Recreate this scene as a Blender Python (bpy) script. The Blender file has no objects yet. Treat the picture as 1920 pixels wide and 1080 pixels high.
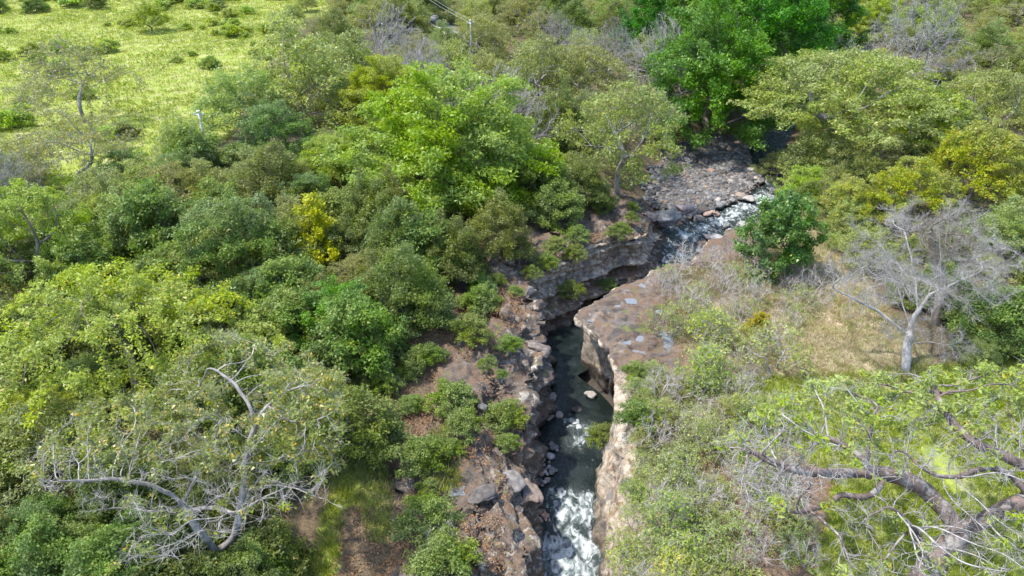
import bpy, math, random
import numpy as np
from mathutils import Vector

# ------------------------------------------------------------------ camera, sky, sun, exposure
sc = bpy.context.scene
COL = sc.collection
PITCH = math.radians(31.0); FOC = 1321.0; CAMH = 36.0
cam = bpy.data.objects.new('camera', bpy.data.cameras.new('camera'))
COL.objects.link(cam)
cam.location = (0, 0, CAMH)
cam.rotation_euler = (math.radians(90) - PITCH, 0, 0)
cam.data.sensor_width = 36.0
cam.data.lens = 36.0 * FOC / 1920.0
cam.data.clip_start = 0.5
cam.data.clip_end = 6000
sc.camera = cam

SUN = Vector((-0.44, 0.08, 0.89)).normalized()
el = math.asin(SUN.z); az = math.atan2(SUN.x, SUN.y)
world = bpy.data.worlds.new('World'); sc.world = world; world.use_nodes = True
wn = world.node_tree; wn.nodes.clear()
sky = wn.nodes.new('ShaderNodeTexSky'); sky.sky_type = 'NISHITA'; sky.sun_disc = False
sky.sun_elevation = el; sky.sun_rotation = az
bg = wn.nodes.new('ShaderNodeBackground'); bg.inputs['Strength'].default_value = 0.15
wo = wn.nodes.new('ShaderNodeOutputWorld')
wn.links.new(sky.outputs[0], bg.inputs[0]); wn.links.new(bg.outputs[0], wo.inputs[0])
sl = bpy.data.lights.new('sun', 'SUN'); sl.energy = 2.35; sl.angle = math.radians(1.5); sl.color = (1.0, 0.95, 0.86)
so = bpy.data.objects.new('sun', sl); COL.objects.link(so)
so.rotation_euler = SUN.to_track_quat('Z', 'Y').to_euler()
so.location = (-40, 0, 80)
vs = sc.view_settings
vs.view_transform = 'Standard'; vs.look = 'None'; vs.exposure = 1.75; vs.gamma = 1.0; vs.use_curve_mapping = False
sc.render.engine = 'CYCLES'
cy = sc.cycles
cy.max_bounces = 6; cy.diffuse_bounces = 3; cy.glossy_bounces = 2; cy.transmission_bounces = 3; cy.transparent_max_bounces = 4
cy.caustics_reflective = False; cy.caustics_refractive = False
cy.sample_clamp_indirect = 4.0

rnd = random.Random(7)

def at(px, py, z):
    """ground point under a photo pixel at height z -> (x, y, depth)"""
    x = (px - 960) / FOC; y = (540 - py) / FOC
    dy = math.cos(PITCH) + y * math.sin(PITCH); dz = -math.sin(PITCH) + y * math.cos(PITCH)
    t = (z - CAMH) / dz
    return (x * t, dy * t, t)

def P(px, py, z):
    a = at(px, py, z); return (a[0], a[1], z)

# ------------------------------------------------------------------ numpy noise
def _h(ix, iy, iz, s):
    n = (ix.astype(np.int64) * 374761393 + iy.astype(np.int64) * 668265263 + iz.astype(np.int64) * 2147483647 + s * 1274126177) & 0xffffffff
    n = ((n ^ (n >> 13)) * 1274126177) & 0xffffffff
    n = ((n ^ (n >> 16)) * 2246822519) & 0xffffffff
    return ((n ^ (n >> 15)) & 0xffffff) / float(0xffffff)

def vnoise(x, y, z, s=0):
    x = np.asarray(x, float); y = np.asarray(y, float) + 0 * x; z = np.asarray(z, float) + 0 * x
    ix = np.floor(x); iy = np.floor(y); iz = np.floor(z)
    fx = x - ix; fy = y - iy; fz = z - iz
    fx = fx * fx * fx * (fx * (fx * 6 - 15) + 10); fy = fy * fy * fy * (fy * (fy * 6 - 15) + 10); fz = fz * fz * fz * (fz * (fz * 6 - 15) + 10)
    r = 0
    for a in (0, 1):
        wx = fx if a else 1 - fx
        for b in (0, 1):
            wy = fy if b else 1 - fy
            for c in (0, 1):
                wz = fz if c else 1 - fz
                r = r + wx * wy * wz * _h(ix + a, iy + b, iz + c, s)
    return r * 2 - 1

def fbm(x, y, z=0.0, o=4, s=0, g=0.5):
    r = 0; a = 1.0; f = 1.0; t = 0
    for i in range(o):
        r = r + a * vnoise(np.asarray(x) * f + 17.3 * i, np.asarray(y) * f - 9.1 * i, np.asarray(z) * f + 3.7 * i, s + i)
        t += a; a *= g; f *= 2.03
    return r / t

def ridged(x, y, z=0.0, o=4, s=0):
    r = 0; a = 1.0; f = 1.0; t = 0
    for i in range(o):
        n = 1 - np.abs(vnoise(np.asarray(x) * f + 5.3 * i, np.asarray(y) * f + 9.1 * i, np.asarray(z) * f, s + i)) * 1.6
        r = r + a * n; t += a; a *= 0.5; f *= 2.1
    return r / t

def sstep(a, b, x):
    t = np.clip((x - a) / (b - a), 0, 1); return t * t * (3 - 2 * t)

def in_poly(px, py, poly):
    px = np.asarray(px, float); py = np.asarray(py, float)
    c = np.zeros(px.shape, bool); n = len(poly)
    for i in range(n):
        x1, y1 = poly[i][:2]; x2, y2 = poly[(i + 1) % n][:2]
        if y1 == y2: continue
        k = ((y1 > py) != (y2 > py)) & (px < (x2 - x1) * (py - y1) / (y2 - y1) + x1)
        c ^= k
    return c

def d_line(px, py, pts, closed=False):
    px = np.asarray(px, float); py = np.asarray(py, float)
    d = np.full(px.shape, 1e9); n = len(pts)
    for i in range(n if closed else n - 1):
        x1, y1 = pts[i][:2]; x2, y2 = pts[(i + 1) % n][:2]
        vx, vy = x2 - x1, y2 - y1; L = vx * vx + vy * vy + 1e-9
        t = np.clip(((px - x1) * vx + (py - y1) * vy) / L, 0, 1)
        d = np.minimum(d, (px - x1 - t * vx) ** 2 + (py - y1 - t * vy) ** 2)
    return np.sqrt(d)

def sd_poly(px, py, poly):
    d = d_line(px, py, poly, True); return np.where(in_poly(px, py, poly), -d, d)

# ------------------------------------------------------------------ object helpers
def tag(o, label=None, cat=None, group=None, kind=None):
    if label: o['label'] = label
    if cat: o['category'] = cat
    if group: o['group'] = group
    if kind: o['kind'] = kind
    return o

def mesh_np(name, v, faces, mats=None, smooth=False, fattr=None, vattr=None):
    """v (N,3); faces: list of (M,k) index arrays"""
    me = bpy.data.meshes.new(name)
    v = np.asarray(v, np.float32)
    faces = [np.asarray(f, np.int32) for f in faces if len(f)]
    me.vertices.add(len(v)); me.vertices.foreach_set('co', v.ravel())
    idx = np.concatenate([f.ravel() for f in faces]); tot = np.concatenate([np.full(len(f), f.shape[1], np.int32) for f in faces])
    st = np.concatenate([[0], np.cumsum(tot)[:-1]]).astype(np.int32)
    me.loops.add(len(idx)); me.loops.foreach_set('vertex_index', idx)
    me.polygons.add(len(tot)); me.polygons.foreach_set('loop_start', st); me.polygons.foreach_set('loop_total', tot)
    me.polygons.foreach_set('use_smooth', np.full(len(tot), smooth, bool))
    for k, a in (fattr or {}).items():
        at_ = me.attributes.new(k, 'FLOAT', 'FACE'); at_.data.foreach_set('value', np.asarray(a, np.float32))
    for k, a in (vattr or {}).items():
        at_ = me.attributes.new(k, 'FLOAT', 'POINT'); at_.data.foreach_set('value', np.asarray(a, np.float32))
    me.update(calc_edges=True)
    if mats: me.materials.append(mats)
    return me

def obj(name, me, parent=None):
    o = bpy.data.objects.new(name, me); COL.objects.link(o)
    if parent: o.parent = parent
    return o

def empty(name, loc):
    o = bpy.data.objects.new(name, None); COL.objects.link(o); o.location = loc
    o.empty_display_size = 0.3
    return o

def grid_faces(nx, ny):
    i = np.arange(nx * ny).reshape(ny, nx)
    return np.stack([i[:-1, :-1], i[:-1, 1:], i[1:, 1:], i[1:, :-1]], -1).reshape(-1, 4)

# ------------------------------------------------------------------ materials
class NT:
    def __init__(s, name):
        s.m = bpy.data.materials.new(name); s.m.use_nodes = True; s.t = s.m.node_tree; s.t.nodes.clear()
        s.out = s.n('ShaderNodeOutputMaterial')
    def n(s, typ, **kw):
        nd = s.t.nodes.new(typ)
        for k, v in kw.items(): setattr(nd, k, v)
        return nd
    def l(s, a, b): s.t.links.new(a, b)
    def val(s, sock, v):
        if hasattr(v, 'is_output'): s.l(v, sock)
        else: sock.default_value = v
    def math(s, op, a, b=0.0, clamp=False):
        nd = s.n('ShaderNodeMath', operation=op); nd.use_clamp = clamp
        s.val(nd.inputs[0], a); s.val(nd.inputs[1], b); return nd.outputs[0]
    def mix(s, f, a, b, blend='MIX'):
        nd = s.n('ShaderNodeMix', data_type='RGBA', blend_type=blend)
        s.val(nd.inputs[0], f)
        for k, c in ((6, a), (7, b)):
            s.val(nd.inputs[k], c if hasattr(c, 'is_output') else (*c[:3], 1.0))
        return nd.outputs[2]
    def attr(s, name): return s.n('ShaderNodeAttribute', attribute_name=name).outputs['Fac']
    def noise(s, scale, detail=4, rough=0.55, vec=None, dist=0.0, out=0):
        nd = s.n('ShaderNodeTexNoise'); nd.inputs['Scale'].default_value = scale; nd.inputs['Detail'].default_value = detail
        nd.inputs['Roughness'].default_value = rough; nd.inputs['Distortion'].default_value = dist
        if vec is not None: s.l(vec, nd.inputs['Vector'])
        return nd.outputs[out]
    def ramp(s, f, a, b):
        nd = s.n('ShaderNodeMapRange'); nd.interpolation_type = 'SMOOTHSTEP'
        s.val(nd.inputs[0], f); nd.inputs[1].default_value = a; nd.inputs[2].default_value = b
        return nd.outputs[0]
    def coord(s, which='Object'): return s.n('ShaderNodeTexCoord').outputs[which]
    def scale(s, vec, v, rot=(0, 0, 0)):
        nd = s.n('ShaderNodeMapping'); s.l(vec, nd.inputs[0]); nd.inputs['Scale'].default_value = v; nd.inputs['Rotation'].default_value = rot
        return nd.outputs[0]
    def bsdf(s, col, rough=0.8, bump=None, bstr=0.3, bdist=0.05, spec=0.5, ior=1.45):
        b = s.n('ShaderNodeBsdfPrincipled')
        s.val(b.inputs['Base Color'], col if hasattr(col, 'is_output') else (*col[:3], 1)); s.val(b.inputs['Roughness'], rough)
        b.inputs['Specular IOR Level'].default_value = spec; b.inputs['IOR'].default_value = ior
        if bump is not None:
            bp = s.n('ShaderNodeBump'); bp.inputs['Strength'].default_value = bstr; bp.inputs['Distance'].default_value = bdist
            s.l(bump, bp.inputs['Height']); s.l(bp.outputs[0], b.inputs['Normal'])
        return b.outputs[0]
    def done(s, sh): s.l(sh, s.out.inputs[0]); return s.m

def leaf_mat(name, a, b, c=None, cf=0.05, trans=0.4, rough=0.5, vary=0.25, nscale=0.45):
    k = NT(name)
    tint = k.attr('tint')
    oi = k.n('ShaderNodeObjectInfo').outputs['Random']
    co = k.coord('Object')
    nz = k.noise(nscale, 3, 0.6, co)
    f = k.math('ADD', k.math('MULTIPLY', tint, 0.6), k.math('MULTIPLY', k.ramp(nz, 0.35, 0.65), 0.4))
    col = k.mix(f, a, b)
    if c:
        n2 = k.noise(0.9, 2, 0.5, co)
        tt = k.math('FRACT', k.math('MULTIPLY', tint, 37.0))
        col = k.mix(k.math('LESS_THAN', tt, k.math('MULTIPLY', k.ramp(n2, 0.35, 0.75), 2.0 * cf)), col, c)
    hs = k.n('ShaderNodeHueSaturation')
    k.l(col, hs.inputs['Color'])
    k.l(k.math('ADD', 0.5 - 0.02, k.math('MULTIPLY', oi, 0.04)), hs.inputs['Hue'])
    o2 = k.math('FRACT', k.math('MULTIPLY', oi, 13.7))
    k.l(k.math('ADD', 1 - vary / 2, k.math('MULTIPLY', o2, vary)), hs.inputs['Value'])
    n3 = k.noise(0.22, 3, 0.6, k.scale(co, (1, 1, 1), (.4, .7, .2)))
    k.l(k.math('ADD', 0.88, k.math('MULTIPLY', k.ramp(n3, .3, .7), 0.34)), hs.inputs['Saturation'])
    col = hs.outputs[0]
    b1 = k.n('ShaderNodeBsdfPrincipled'); k.l(col, b1.inputs['Base Color']); b1.inputs['Roughness'].default_value = rough
    b1.inputs['Specular IOR Level'].default_value = 0.35
    tr = k.n('ShaderNodeBsdfTranslucent')
    k.l(k.mix(1.0, col, (1.25, 1.2, 0.6), 'MULTIPLY'), tr.inputs[0])
    mx = k.n('ShaderNodeMixShader'); mx.inputs[0].default_value = trans
    k.l(b1.outputs[0], mx.inputs[1]); k.l(tr.outputs[0], mx.inputs[2])
    return k.done(mx.outputs[0])

def bark_mat(name, a, b, sc_=3.0, lich=None):
    k = NT(name); co = k.coord('Object')
    n1 = k.noise(sc_, 5, 0.65, k.scale(co, (1, 1, 0.4)))
    col = k.mix(k.ramp(n1, 0.3, 0.7), a, b)
    if lich:
        col = k.mix(k.ramp(k.noise(1.6, 4, 0.6, co), 0.52, 0.62), col, lich)
    return k.done(k.bsdf(col, 0.85, k.noise(sc_ * 5, 4, 0.6, k.scale(co, (1, 1, 0.3))), 0.6, 0.03))

LEAF = {
 'lime':   leaf_mat('leaf_lime', (0.18, 0.27, 0.035), (0.33, 0.41, 0.07), (0.38, 0.40, 0.07), 0.08, 0.45),
 'mound':  leaf_mat('leaf_yellow_green', (0.21, 0.25, 0.035), (0.39, 0.41, 0.07), (0.42, 0.34, 0.08), 0.06, 0.4),
 'feather':leaf_mat('leaf_feathery', (0.10, 0.17, 0.044), (0.225, 0.305, 0.085), (0.28, 0.20, 0.05), 0.03, 0.35),
 'fresh':  leaf_mat('leaf_fresh', (0.07, 0.20, 0.03), (0.16, 0.33, 0.06), None, 0, 0.4),
 'dark':   leaf_mat('leaf_dark', (0.08, 0.115, 0.028), (0.215, 0.25, 0.07), (0.30, 0.28, 0.10), 0.05, 0.45),
 'olive':  leaf_mat('leaf_olive', (0.165, 0.195, 0.052), (0.31, 0.325, 0.105), (0.30, 0.24, 0.10), 0.06, 0.35),
 'pale':   leaf_mat('leaf_pale', (0.19, 0.25, 0.07), (0.33, 0.38, 0.13), (0.40, 0.36, 0.15), 0.05, 0.4),
 'umbrella':leaf_mat('leaf_umbrella', (0.18, 0.235, 0.055), (0.35, 0.395, 0.12), (0.42, 0.38, 0.15), 0.05, 0.38),
 'deep':   leaf_mat('leaf_deep', (0.035, 0.115, 0.014), (0.115, 0.265, 0.027), (0.18, 0.32, 0.04), 0.1, 0.4),
 'yellow': leaf_mat('leaf_yellow', (0.18, 0.26, 0.04), (0.35, 0.41, 0.07), (0.46, 0.33, 0.04), 0.07, 0.4),
 'gold':   leaf_mat('leaf_gold', (0.26, 0.28, 0.02), (0.48, 0.42, 0.03), (0.50, 0.32, 0.03), 0.08, 0.4),
 'round':  leaf_mat('leaf_round', (0.06, 0.13, 0.03), (0.18, 0.275, 0.065), (0.32, 0.36, 0.10), 0.09, 0.35, 0.35),
 'greyleaf':leaf_mat('leaf_grey_green', (0.16, 0.20, 0.05), (0.31, 0.34, 0.10), (0.46, 0.33, 0.07), 0.14, 0.35, 0.35),
 'shelf':  leaf_mat('leaf_shelf', (0.10, 0.16, 0.036), (0.24, 0.305, 0.075), (0.28, 0.26, 0.07), 0.04, 0.38),
 'bushy':  leaf_mat('leaf_bush', (0.17, 0.26, 0.045), (0.36, 0.44, 0.09), (0.46, 0.42, 0.08), 0.08, 0.45, 0.5, 0.5),
 'tuft':   leaf_mat('leaf_tuft', (0.24, 0.33, 0.06), (0.41, 0.50, 0.13), (0.50, 0.44, 0.07), 0.08, 0.45),
 'limy':   leaf_mat('leaf_limy', (0.21, 0.28, 0.06), (0.37, 0.42, 0.12), (0.48, 0.40, 0.06), 0.10, 0.42),
}
BARK = {
 'grey':  bark_mat('bark_grey', (0.14, 0.125, 0.11), (0.31, 0.29, 0.265)),
 'pale':  bark_mat('bark_pale', (0.20, 0.187, 0.175), (0.37, 0.35, 0.33)),
 'brown': bark_mat('bark_brown', (0.08, 0.06, 0.045), (0.22, 0.19, 0.15)),
 'pink':  bark_mat('bark_pinkish', (0.32, 0.28, 0.25), (0.52, 0.47, 0.43)),
 'mottle':bark_mat('bark_mottled', (0.07, 0.054, 0.047), (0.18, 0.13, 0.112), 2.0, (0.25, 0.23, 0.21)),
 'twig':  bark_mat('bark_twig', (0.22, 0.20, 0.17), (0.44, 0.41, 0.37)),
}

# ------------------------------------------------------------------ river geometry in plan
FOOT_L = [(1.6,-40),(1.6,15),(1.75,32),(1.9,36),(1.8,42),(2.4,47.5),(3.2,51.5),(3.9,55),(3.4,58.5),(2.9,61.5),(4.2,63.2),(5.6,63.7),(8,66.4),(11.5,69.6),(15,72.4),(17.3,75.5),(19.2,81),(24.5,87),(33,92.5),(37.5,98),(37.5,104),(38.5,110),(43,119),(49,129),(63,152),(76,175),(100,215)]
FOOT_R = [(7.0,-40),(6.1,15),(5.6,30),(5.6,36.5),(6.4,40.8),(7.0,43.6),(7.5,47),(7.5,49.6),(6.8,52.2),(5.6,54.9),(10.0,61.4),(15.2,66),(19.8,69.5),(23.6,76),(27.6,80.5),(33.2,85.5),(41.5,94),(44.5,102),(45,112),(49,120),(56,130),(70,150),(84,172),(110,212)]
RIM_L  = [(0.7,-40),(0.7,20),(1.0,27),(1.3,31),(1.1,36),(1.2,41),(1.8,46),(2.7,50.5),(3.2,54.5),(2.3,58.5),(1.4,61),(3.0,64.2),(6.2,66.8),(9,70.2),(11.9,71.8),(14.5,72.4),(16.2,75),(17.4,79)]
RIM_R  = [(8.5,-40),(8.2,25),(8.6,31),(8.9,36.5),(7.9,40.8),(7.9,43.6),(8.4,47),(8.3,49.6),(7.4,52.2),(5.3,54.6),(9.8,60.2),(15.6,64.2),(19.5,66.8),(22.8,72.5),(26.5,78)]
def interp_chain(ch, n):
    c = np.array(ch, float); d = np.concatenate([[0], np.cumsum(np.hypot(*np.diff(c, axis=0).T))]); t = np.linspace(0, d[-1], n)
    return np.stack([np.interp(t, d, c[:, 0]), np.interp(t, d, c[:, 1])], 1)
WATER_POLY = FOOT_L + FOOT_R[::-1]
# valley of the upper river (water, gravel bar and low banks)
BAR = [at(a, b, -5)[:2] for a, b in ((1218,392),(1222,335),(1285,276),(1395,268),(1440,290),(1440,335),(1400,372),(1330,398),(1275,418))]
CENTER = np.array([((a[0]+b[0])/2, (a[1]+b[1])/2) for a, b in zip(interp_chain(FOOT_L, 400), interp_chain(FOOT_R, 400))])

_wz = np.array([(-40,-9.0),(15,-8.4),(36,-7.7),(39,-7.15),(48,-6.95),(66,-6.8),(74,-6.4),(84,-5.5),(97,-4.9),(112,-4.3),(130,-3.4),(175,-1.6),(215,0)])
def water_z(y): return np.interp(y, _wz[:, 0], _wz[:, 1])

def base_h(x, y):
    x = np.asarray(x, float); y = np.asarray(y, float)
    h = 0.9 * fbm(x / 34, y / 34, 0, 3, 11) + 0.25 * fbm(x / 6, y / 6, 0, 3, 12)
    r = np.hypot(x, np.maximum(y, 0))
    h = h + 26 * sstep(235, 520, r) * (0.75 + 0.45 * fbm(x / 160, y / 160, 0, 3, 13)) + 60 * sstep(500, 1500, r) * (0.8 + 0.5 * fbm(x / 400, y / 400, 0, 3, 14))
    return h

POOLS = ((1108,602,0,17,8,'small round rain pool nearest the slab rim above the dark pool'),(1208,536,0,22,7,'narrow rain pool at the far end of the brown slab'),(1185,567,0,40,9,'long curved rain pool across the middle of the brown slab'),
          (1200,636,0,20,11,'upper right pool of the pale rain pool cluster on the slab'),(1177,641,0,18,9,'upper left pool of the pale rain pool cluster on the slab'),(1200,657,0,20,11,'lowest pool of the pale rain pool cluster on the slab'),
          (1188,655,0,12,7,'smallest pool in the pale rain pool cluster on the slab'),(1155,582,0,14,7,'dim rain pool in the dark patch of the slab'),(1233,590,0,15,10,'rain pool on the slab under bare twigs'),(1257,640,0,20,34,'pale grey long pool at the twig edge of the slab'),
          (857,895,0,32,36,'dark still rain pool on the left shelf rock'),(738,880,0,20,16,'dark rain pool between boulders left of the shelf shrubs'),(744,898,0,14,14,'lower dark rain pool left of the shelf shrubs'))
POOL_BOWLS = [(at(a[0], a[1], a[2])[0], at(a[0], a[1], a[2])[1], max(.35, a[3] * at(a[0], a[1], a[2])[2] / FOC * .55)) for a in POOLS]
GX0, GX1, GY0, GY1 = -15.0, 31.0, 20.0, 91.0
def valley(x, y, h):
    """lower the ground along the open upper river"""
    dW = sd_poly(x, y, WATER_POLY); dB = sd_poly(x, y, BAR)
    wz = water_z(y)
    d = np.minimum(np.maximum(dW, 0) * 1.0, np.maximum(dB, 0) + 0.3)
    wz2 = np.where(dW < 0, wz - 0.7 - 0.3 * np.minimum(-dW, 2), wz + 0.25)
    k = sstep(0.0, 7.5, d)
    hv = wz2 * (1 - k) + h * k
    w = sstep(73, 82, y)                       # only upstream of the gorge
    return h * (1 - w) + np.where(d < 9, hv, h) * w

def terrain(x, y):
    x = np.atleast_1d(np.asarray(x, float)); y = np.atleast_1d(np.asarray(y, float))
    return valley(x, y, base_h(x, y))

def tz(x, y):
    return float(gorge_h(np.array([x]), np.array([y]))[0]) if (GX0 < x < GX1 and GY0 < y < GY1) else float(terrain(x, y)[0])

def gorge_h(x, y):
    h = base_h(x, y)
    hv = valley(x, y, h)
    RIMP = RIM_L + [(18.5, 83), (20, 95)] + [(40, 95), (33, 85)] + RIM_R[::-1]
    dW = sd_poly(x, y, WATER_POLY); dR = sd_poly(x, y, RIMP)
    left = (x < np.interp(y, [-40, 55, 60, 66, 72, 76, 82, 95], [4, 4.6, 5.5, 10, 17, 20.5, 23.5, 34]))
    # rock shelf of the left bank: slopes to the gorge, long dipping ribs
    u = x * 0.45 - y * 0.89; v = x * 0.89 + y * 0.45
    q = sstep(9.5, 3.0, np.maximum(dR, 0)) * left
    rib = ridged(u * 0.09, v * 0.42, 0, 3, 31) - 0.55
    lump = fbm(x / 3.2, y / 3.2, 0, 3, 32)
    steps = np.round((lump * 1.2 + rib) * 2.5) / 2.5
    zl = h + q * (0.5 - 1.3 * sstep(4, 0, dR) + 0.9 * rib + 0.45 * steps + 0.3 * lump)
    # right slab: nearly flat, shallow bowls, tilts down upstream
    zr = h * 0.4 + 0.15 + 0.5 * fbm(x / 5.5, y / 5.5, 0, 2, 39) - 2.2 * sstep(64, 80, y) * sstep(16, 6, dR) + 0.20 * np.round(2.4 * fbm(x / 4.5 + .1 * y, y / 3.2, 0, 3, 35)) + 0.12 * fbm(x / 1.1, y / 1.1, 0, 3, 36)
    zr = zr - 1.2 * sstep(1.2, 0, dR) * sstep(47, 42, y) - 0.55 * sstep(1.8, 0, dR) * sstep(47, 52, y)
    for (qx, qy, qr) in POOL_BOWLS:
        dq = np.hypot(x - qx, (y - qy))
        zr = np.where(dq < qr * 3, zr - 0.42 * np.exp(-(dq / qr) ** 2), zr); zl = np.where(dq < qr * 3, zl - 0.5 * np.exp(-(dq / qr) ** 2), zl)
    zp = np.where(left, zl, zr)
    bed = water_z(y) - 0.9 - 0.5 * np.clip(-dW, 0, 2) + 0.3 * fbm(x / 1.5, y / 1.5, 0, 2, 37)
    tt = np.clip(dW, 0, None) / (np.clip(dW, 0, None) + np.clip(-dR, 0, None) + 1e-4)
    prof = np.where(left, tt ** 0.8, 0.25 * tt + 0.75 * sstep(0.05, 0.95, tt))
    zc = bed + (zp - bed) * prof
    z = np.where(dW < 0, bed, np.where(dR > 0, zp, zc))
    w = sstep(76, 84, y)
    return z * (1 - w) + np.where(dW < 0, np.minimum(bed, hv), hv) * w

# ------------------------------------------------------------------ terrain material
def terrain_mat():
    k = NT('terrain'); co = k.coord('Object')
    geo = k.n('ShaderNodeNewGeometry'); sep = k.n('ShaderNodeSeparateXYZ'); k.l(geo.outputs['Normal'], sep.inputs[0])
    up = sep.outputs[2]
    pz = k.n('ShaderNodeSeparateXYZ'); k.l(co, pz.inputs[0])
    rock, grass, dry, cream, wet, wood = [k.attr(a) for a in ('rock', 'grass', 'dry', 'cream', 'wet', 'wood')]
    n1 = k.noise(0.35, 5, 0.6, co); n2 = k.noise(1.7, 6, 0.65, co); n3 = k.noise(7.0, 5, 0.65, co); n4 = k.noise(22, 3, 0.6, co)
    # soil and fallen leaves
    soil = k.mix(k.ramp(n3, 0.35, 0.65), (0.085, 0.057, 0.038), (0.20, 0.135, 0.085))
    soil = k.mix(k.ramp(n4, 0.58, 0.68), soil, (0.30, 0.20, 0.12))
    soil = k.mix(k.math('MULTIPLY', wood, 0.5), soil, (0.05, 0.055, 0.022))
    gcol = k.mix(k.ramp(n2, 0.3, 0.7), (0.14, 0.19, 0.025), (0.29, 0.325, 0.06))
    gcol = k.mix(k.math('MULTIPLY', k.ramp(n1, 0.48, 0.62), 0.45), gcol, (0.40, 0.36, 0.18))
    gcol = k.mix(k.ramp(n3, 0.55, 0.75), gcol, (0.10, 0.15, 0.02))
    dcol = k.mix(k.ramp(n2, 0.3, 0.7), (0.24, 0.185, 0.115), (0.38, 0.32, 0.20))
    dcol = k.mix(k.ramp(n3, 0.52, 0.7), dcol, (0.18, 0.125, 0.07))
    base = k.mix(k.ramp(k.math('ADD', grass, k.math('MULTIPLY', k.math('SUBTRACT', n2, 0.5), 0.8)), 0.35, 0.65), soil, gcol)
    base = k.mix(k.ramp(k.math('ADD', dry, k.math('MULTIPLY', k.math('SUBTRACT', n2, 0.5), 0.8)), 0.35, 0.65), base, dcol)
    # rock
    st = k.noise(1.0, 6, 0.65, k.scale(co, (0.5, 0.5, 3.2), (0.25, 0.15, 0.4)))
    rk = k.mix(k.ramp(n2, 0.3, 0.7), (0.075, 0.055, 0.041), (0.18, 0.135, 0.104))
    rk = k.mix(k.ramp(st, 0.42, 0.62), rk, (0.14, 0.115, 0.095))
    rk = k.mix(k.ramp(st, 0.56, 0.46), k.mix(0.35, rk, (0.06, 0.045, 0.035)), rk)
    lich = k.math('MULTIPLY', k.ramp(k.noise(1.3, 8, 0.72, co, 0.3), 0.50, 0.58), k.math('MULTIPLY', k.attr('edge'), k.ramp(k.noise(0.45, 3, .5, co), .38, .55)))
    rk = k.mix(lich, rk, k.mix(n3, (0.28, 0.255, 0.215), (0.50, 0.465, 0.40)))
    rk = k.mix(k.math('MULTIPLY', k.ramp(k.noise(0.42, 8, 0.75, co), 0.47, 0.66), 0.85), rk, k.mix(n3, (0.09, 0.085, 0.08), (0.17, 0.16, 0.15)))
    rk = k.mix(k.math('MULTIPLY', k.ramp(k.noise(1.9, 6, 0.7, k.scale(co, (1, 1, .4))), 0.54, 0.62), 0.8), rk, (0.045, 0.036, 0.03))
    # reddish fallen leaves and rust on level tops
    lit = k.math('MULTIPLY', k.ramp(up, 0.72, 0.92), k.ramp(k.noise(0.8, 7, 0.75, co), 0.42, 0.58))
    rk = k.mix(k.math('MULTIPLY', lit, 0.85), rk, k.mix(k.ramp(n4, 0.35, 0.65), (0.09, 0.054, 0.033), (0.20, 0.125, 0.073)))
    stain = k.math('MULTIPLY', k.ramp(k.noise(0.55, 6, 0.62, k.scale(co, (1, 1.5, 1), (0, 0, .5)), .5), 0.55, 0.62), k.ramp(up, 0.8, 0.95))
    rk = k.mix(k.math('MULTIPLY', stain, 0.75), rk, (0.048, 0.045, 0.044))
    crm = k.mix(k.ramp(n2, 0.3, 0.7), (0.25, 0.195, 0.14), (0.47, 0.41, 0.325))
    crm = k.mix(k.ramp(k.noise(2.0, 6, 0.7, k.scale(co, (1, 1, 0.35))), 0.50, 0.62), crm, (0.20, 0.13, 0.075))
    crm = k.mix(k.ramp(k.noise(0.7, 6, 0.7, co), 0.52, 0.62), crm, (0.17, 0.155, 0.14))
    rk = k.mix(k.ramp(k.math('ADD', cream, k.math('MULTIPLY', k.math('SUBTRACT', n2, 0.5), 0.9)), 0.4, 0.7), rk, crm)
    moss = k.math('MULTIPLY', k.ramp(up, 0.7, 0.9), k.ramp(k.noise(0.6, 6, 0.7, co, 0.3), 0.57, 0.66))
    rk = k.mix(k.math('MULTIPLY', moss, 0.8), rk, (0.12, 0.14, 0.035))
    col = k.mix(k.ramp(k.math('ADD', rock, k.math('MULTIPLY', k.math('SUBTRACT', n2, 0.5), 0.45)), 0.4, 0.6), base, rk)
    col = k.mix(k.math('MULTIPLY', wet, 0.75), col, (0.022, 0.019, 0.016))
    rough = k.math('SUBTRACT', 0.9, k.math('MULTIPLY', wet, 0.55))
    hgt = k.math('ADD', k.math('MULTIPLY', n3, 1.0), k.math('ADD', k.math('MULTIPLY', st, 1.5), k.math('MULTIPLY', n4, 0.5)))
    return k.done(k.bsdf(col, rough, hgt, 0.7, 0.16, 0.3))
TERR = terrain_mat()

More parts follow.
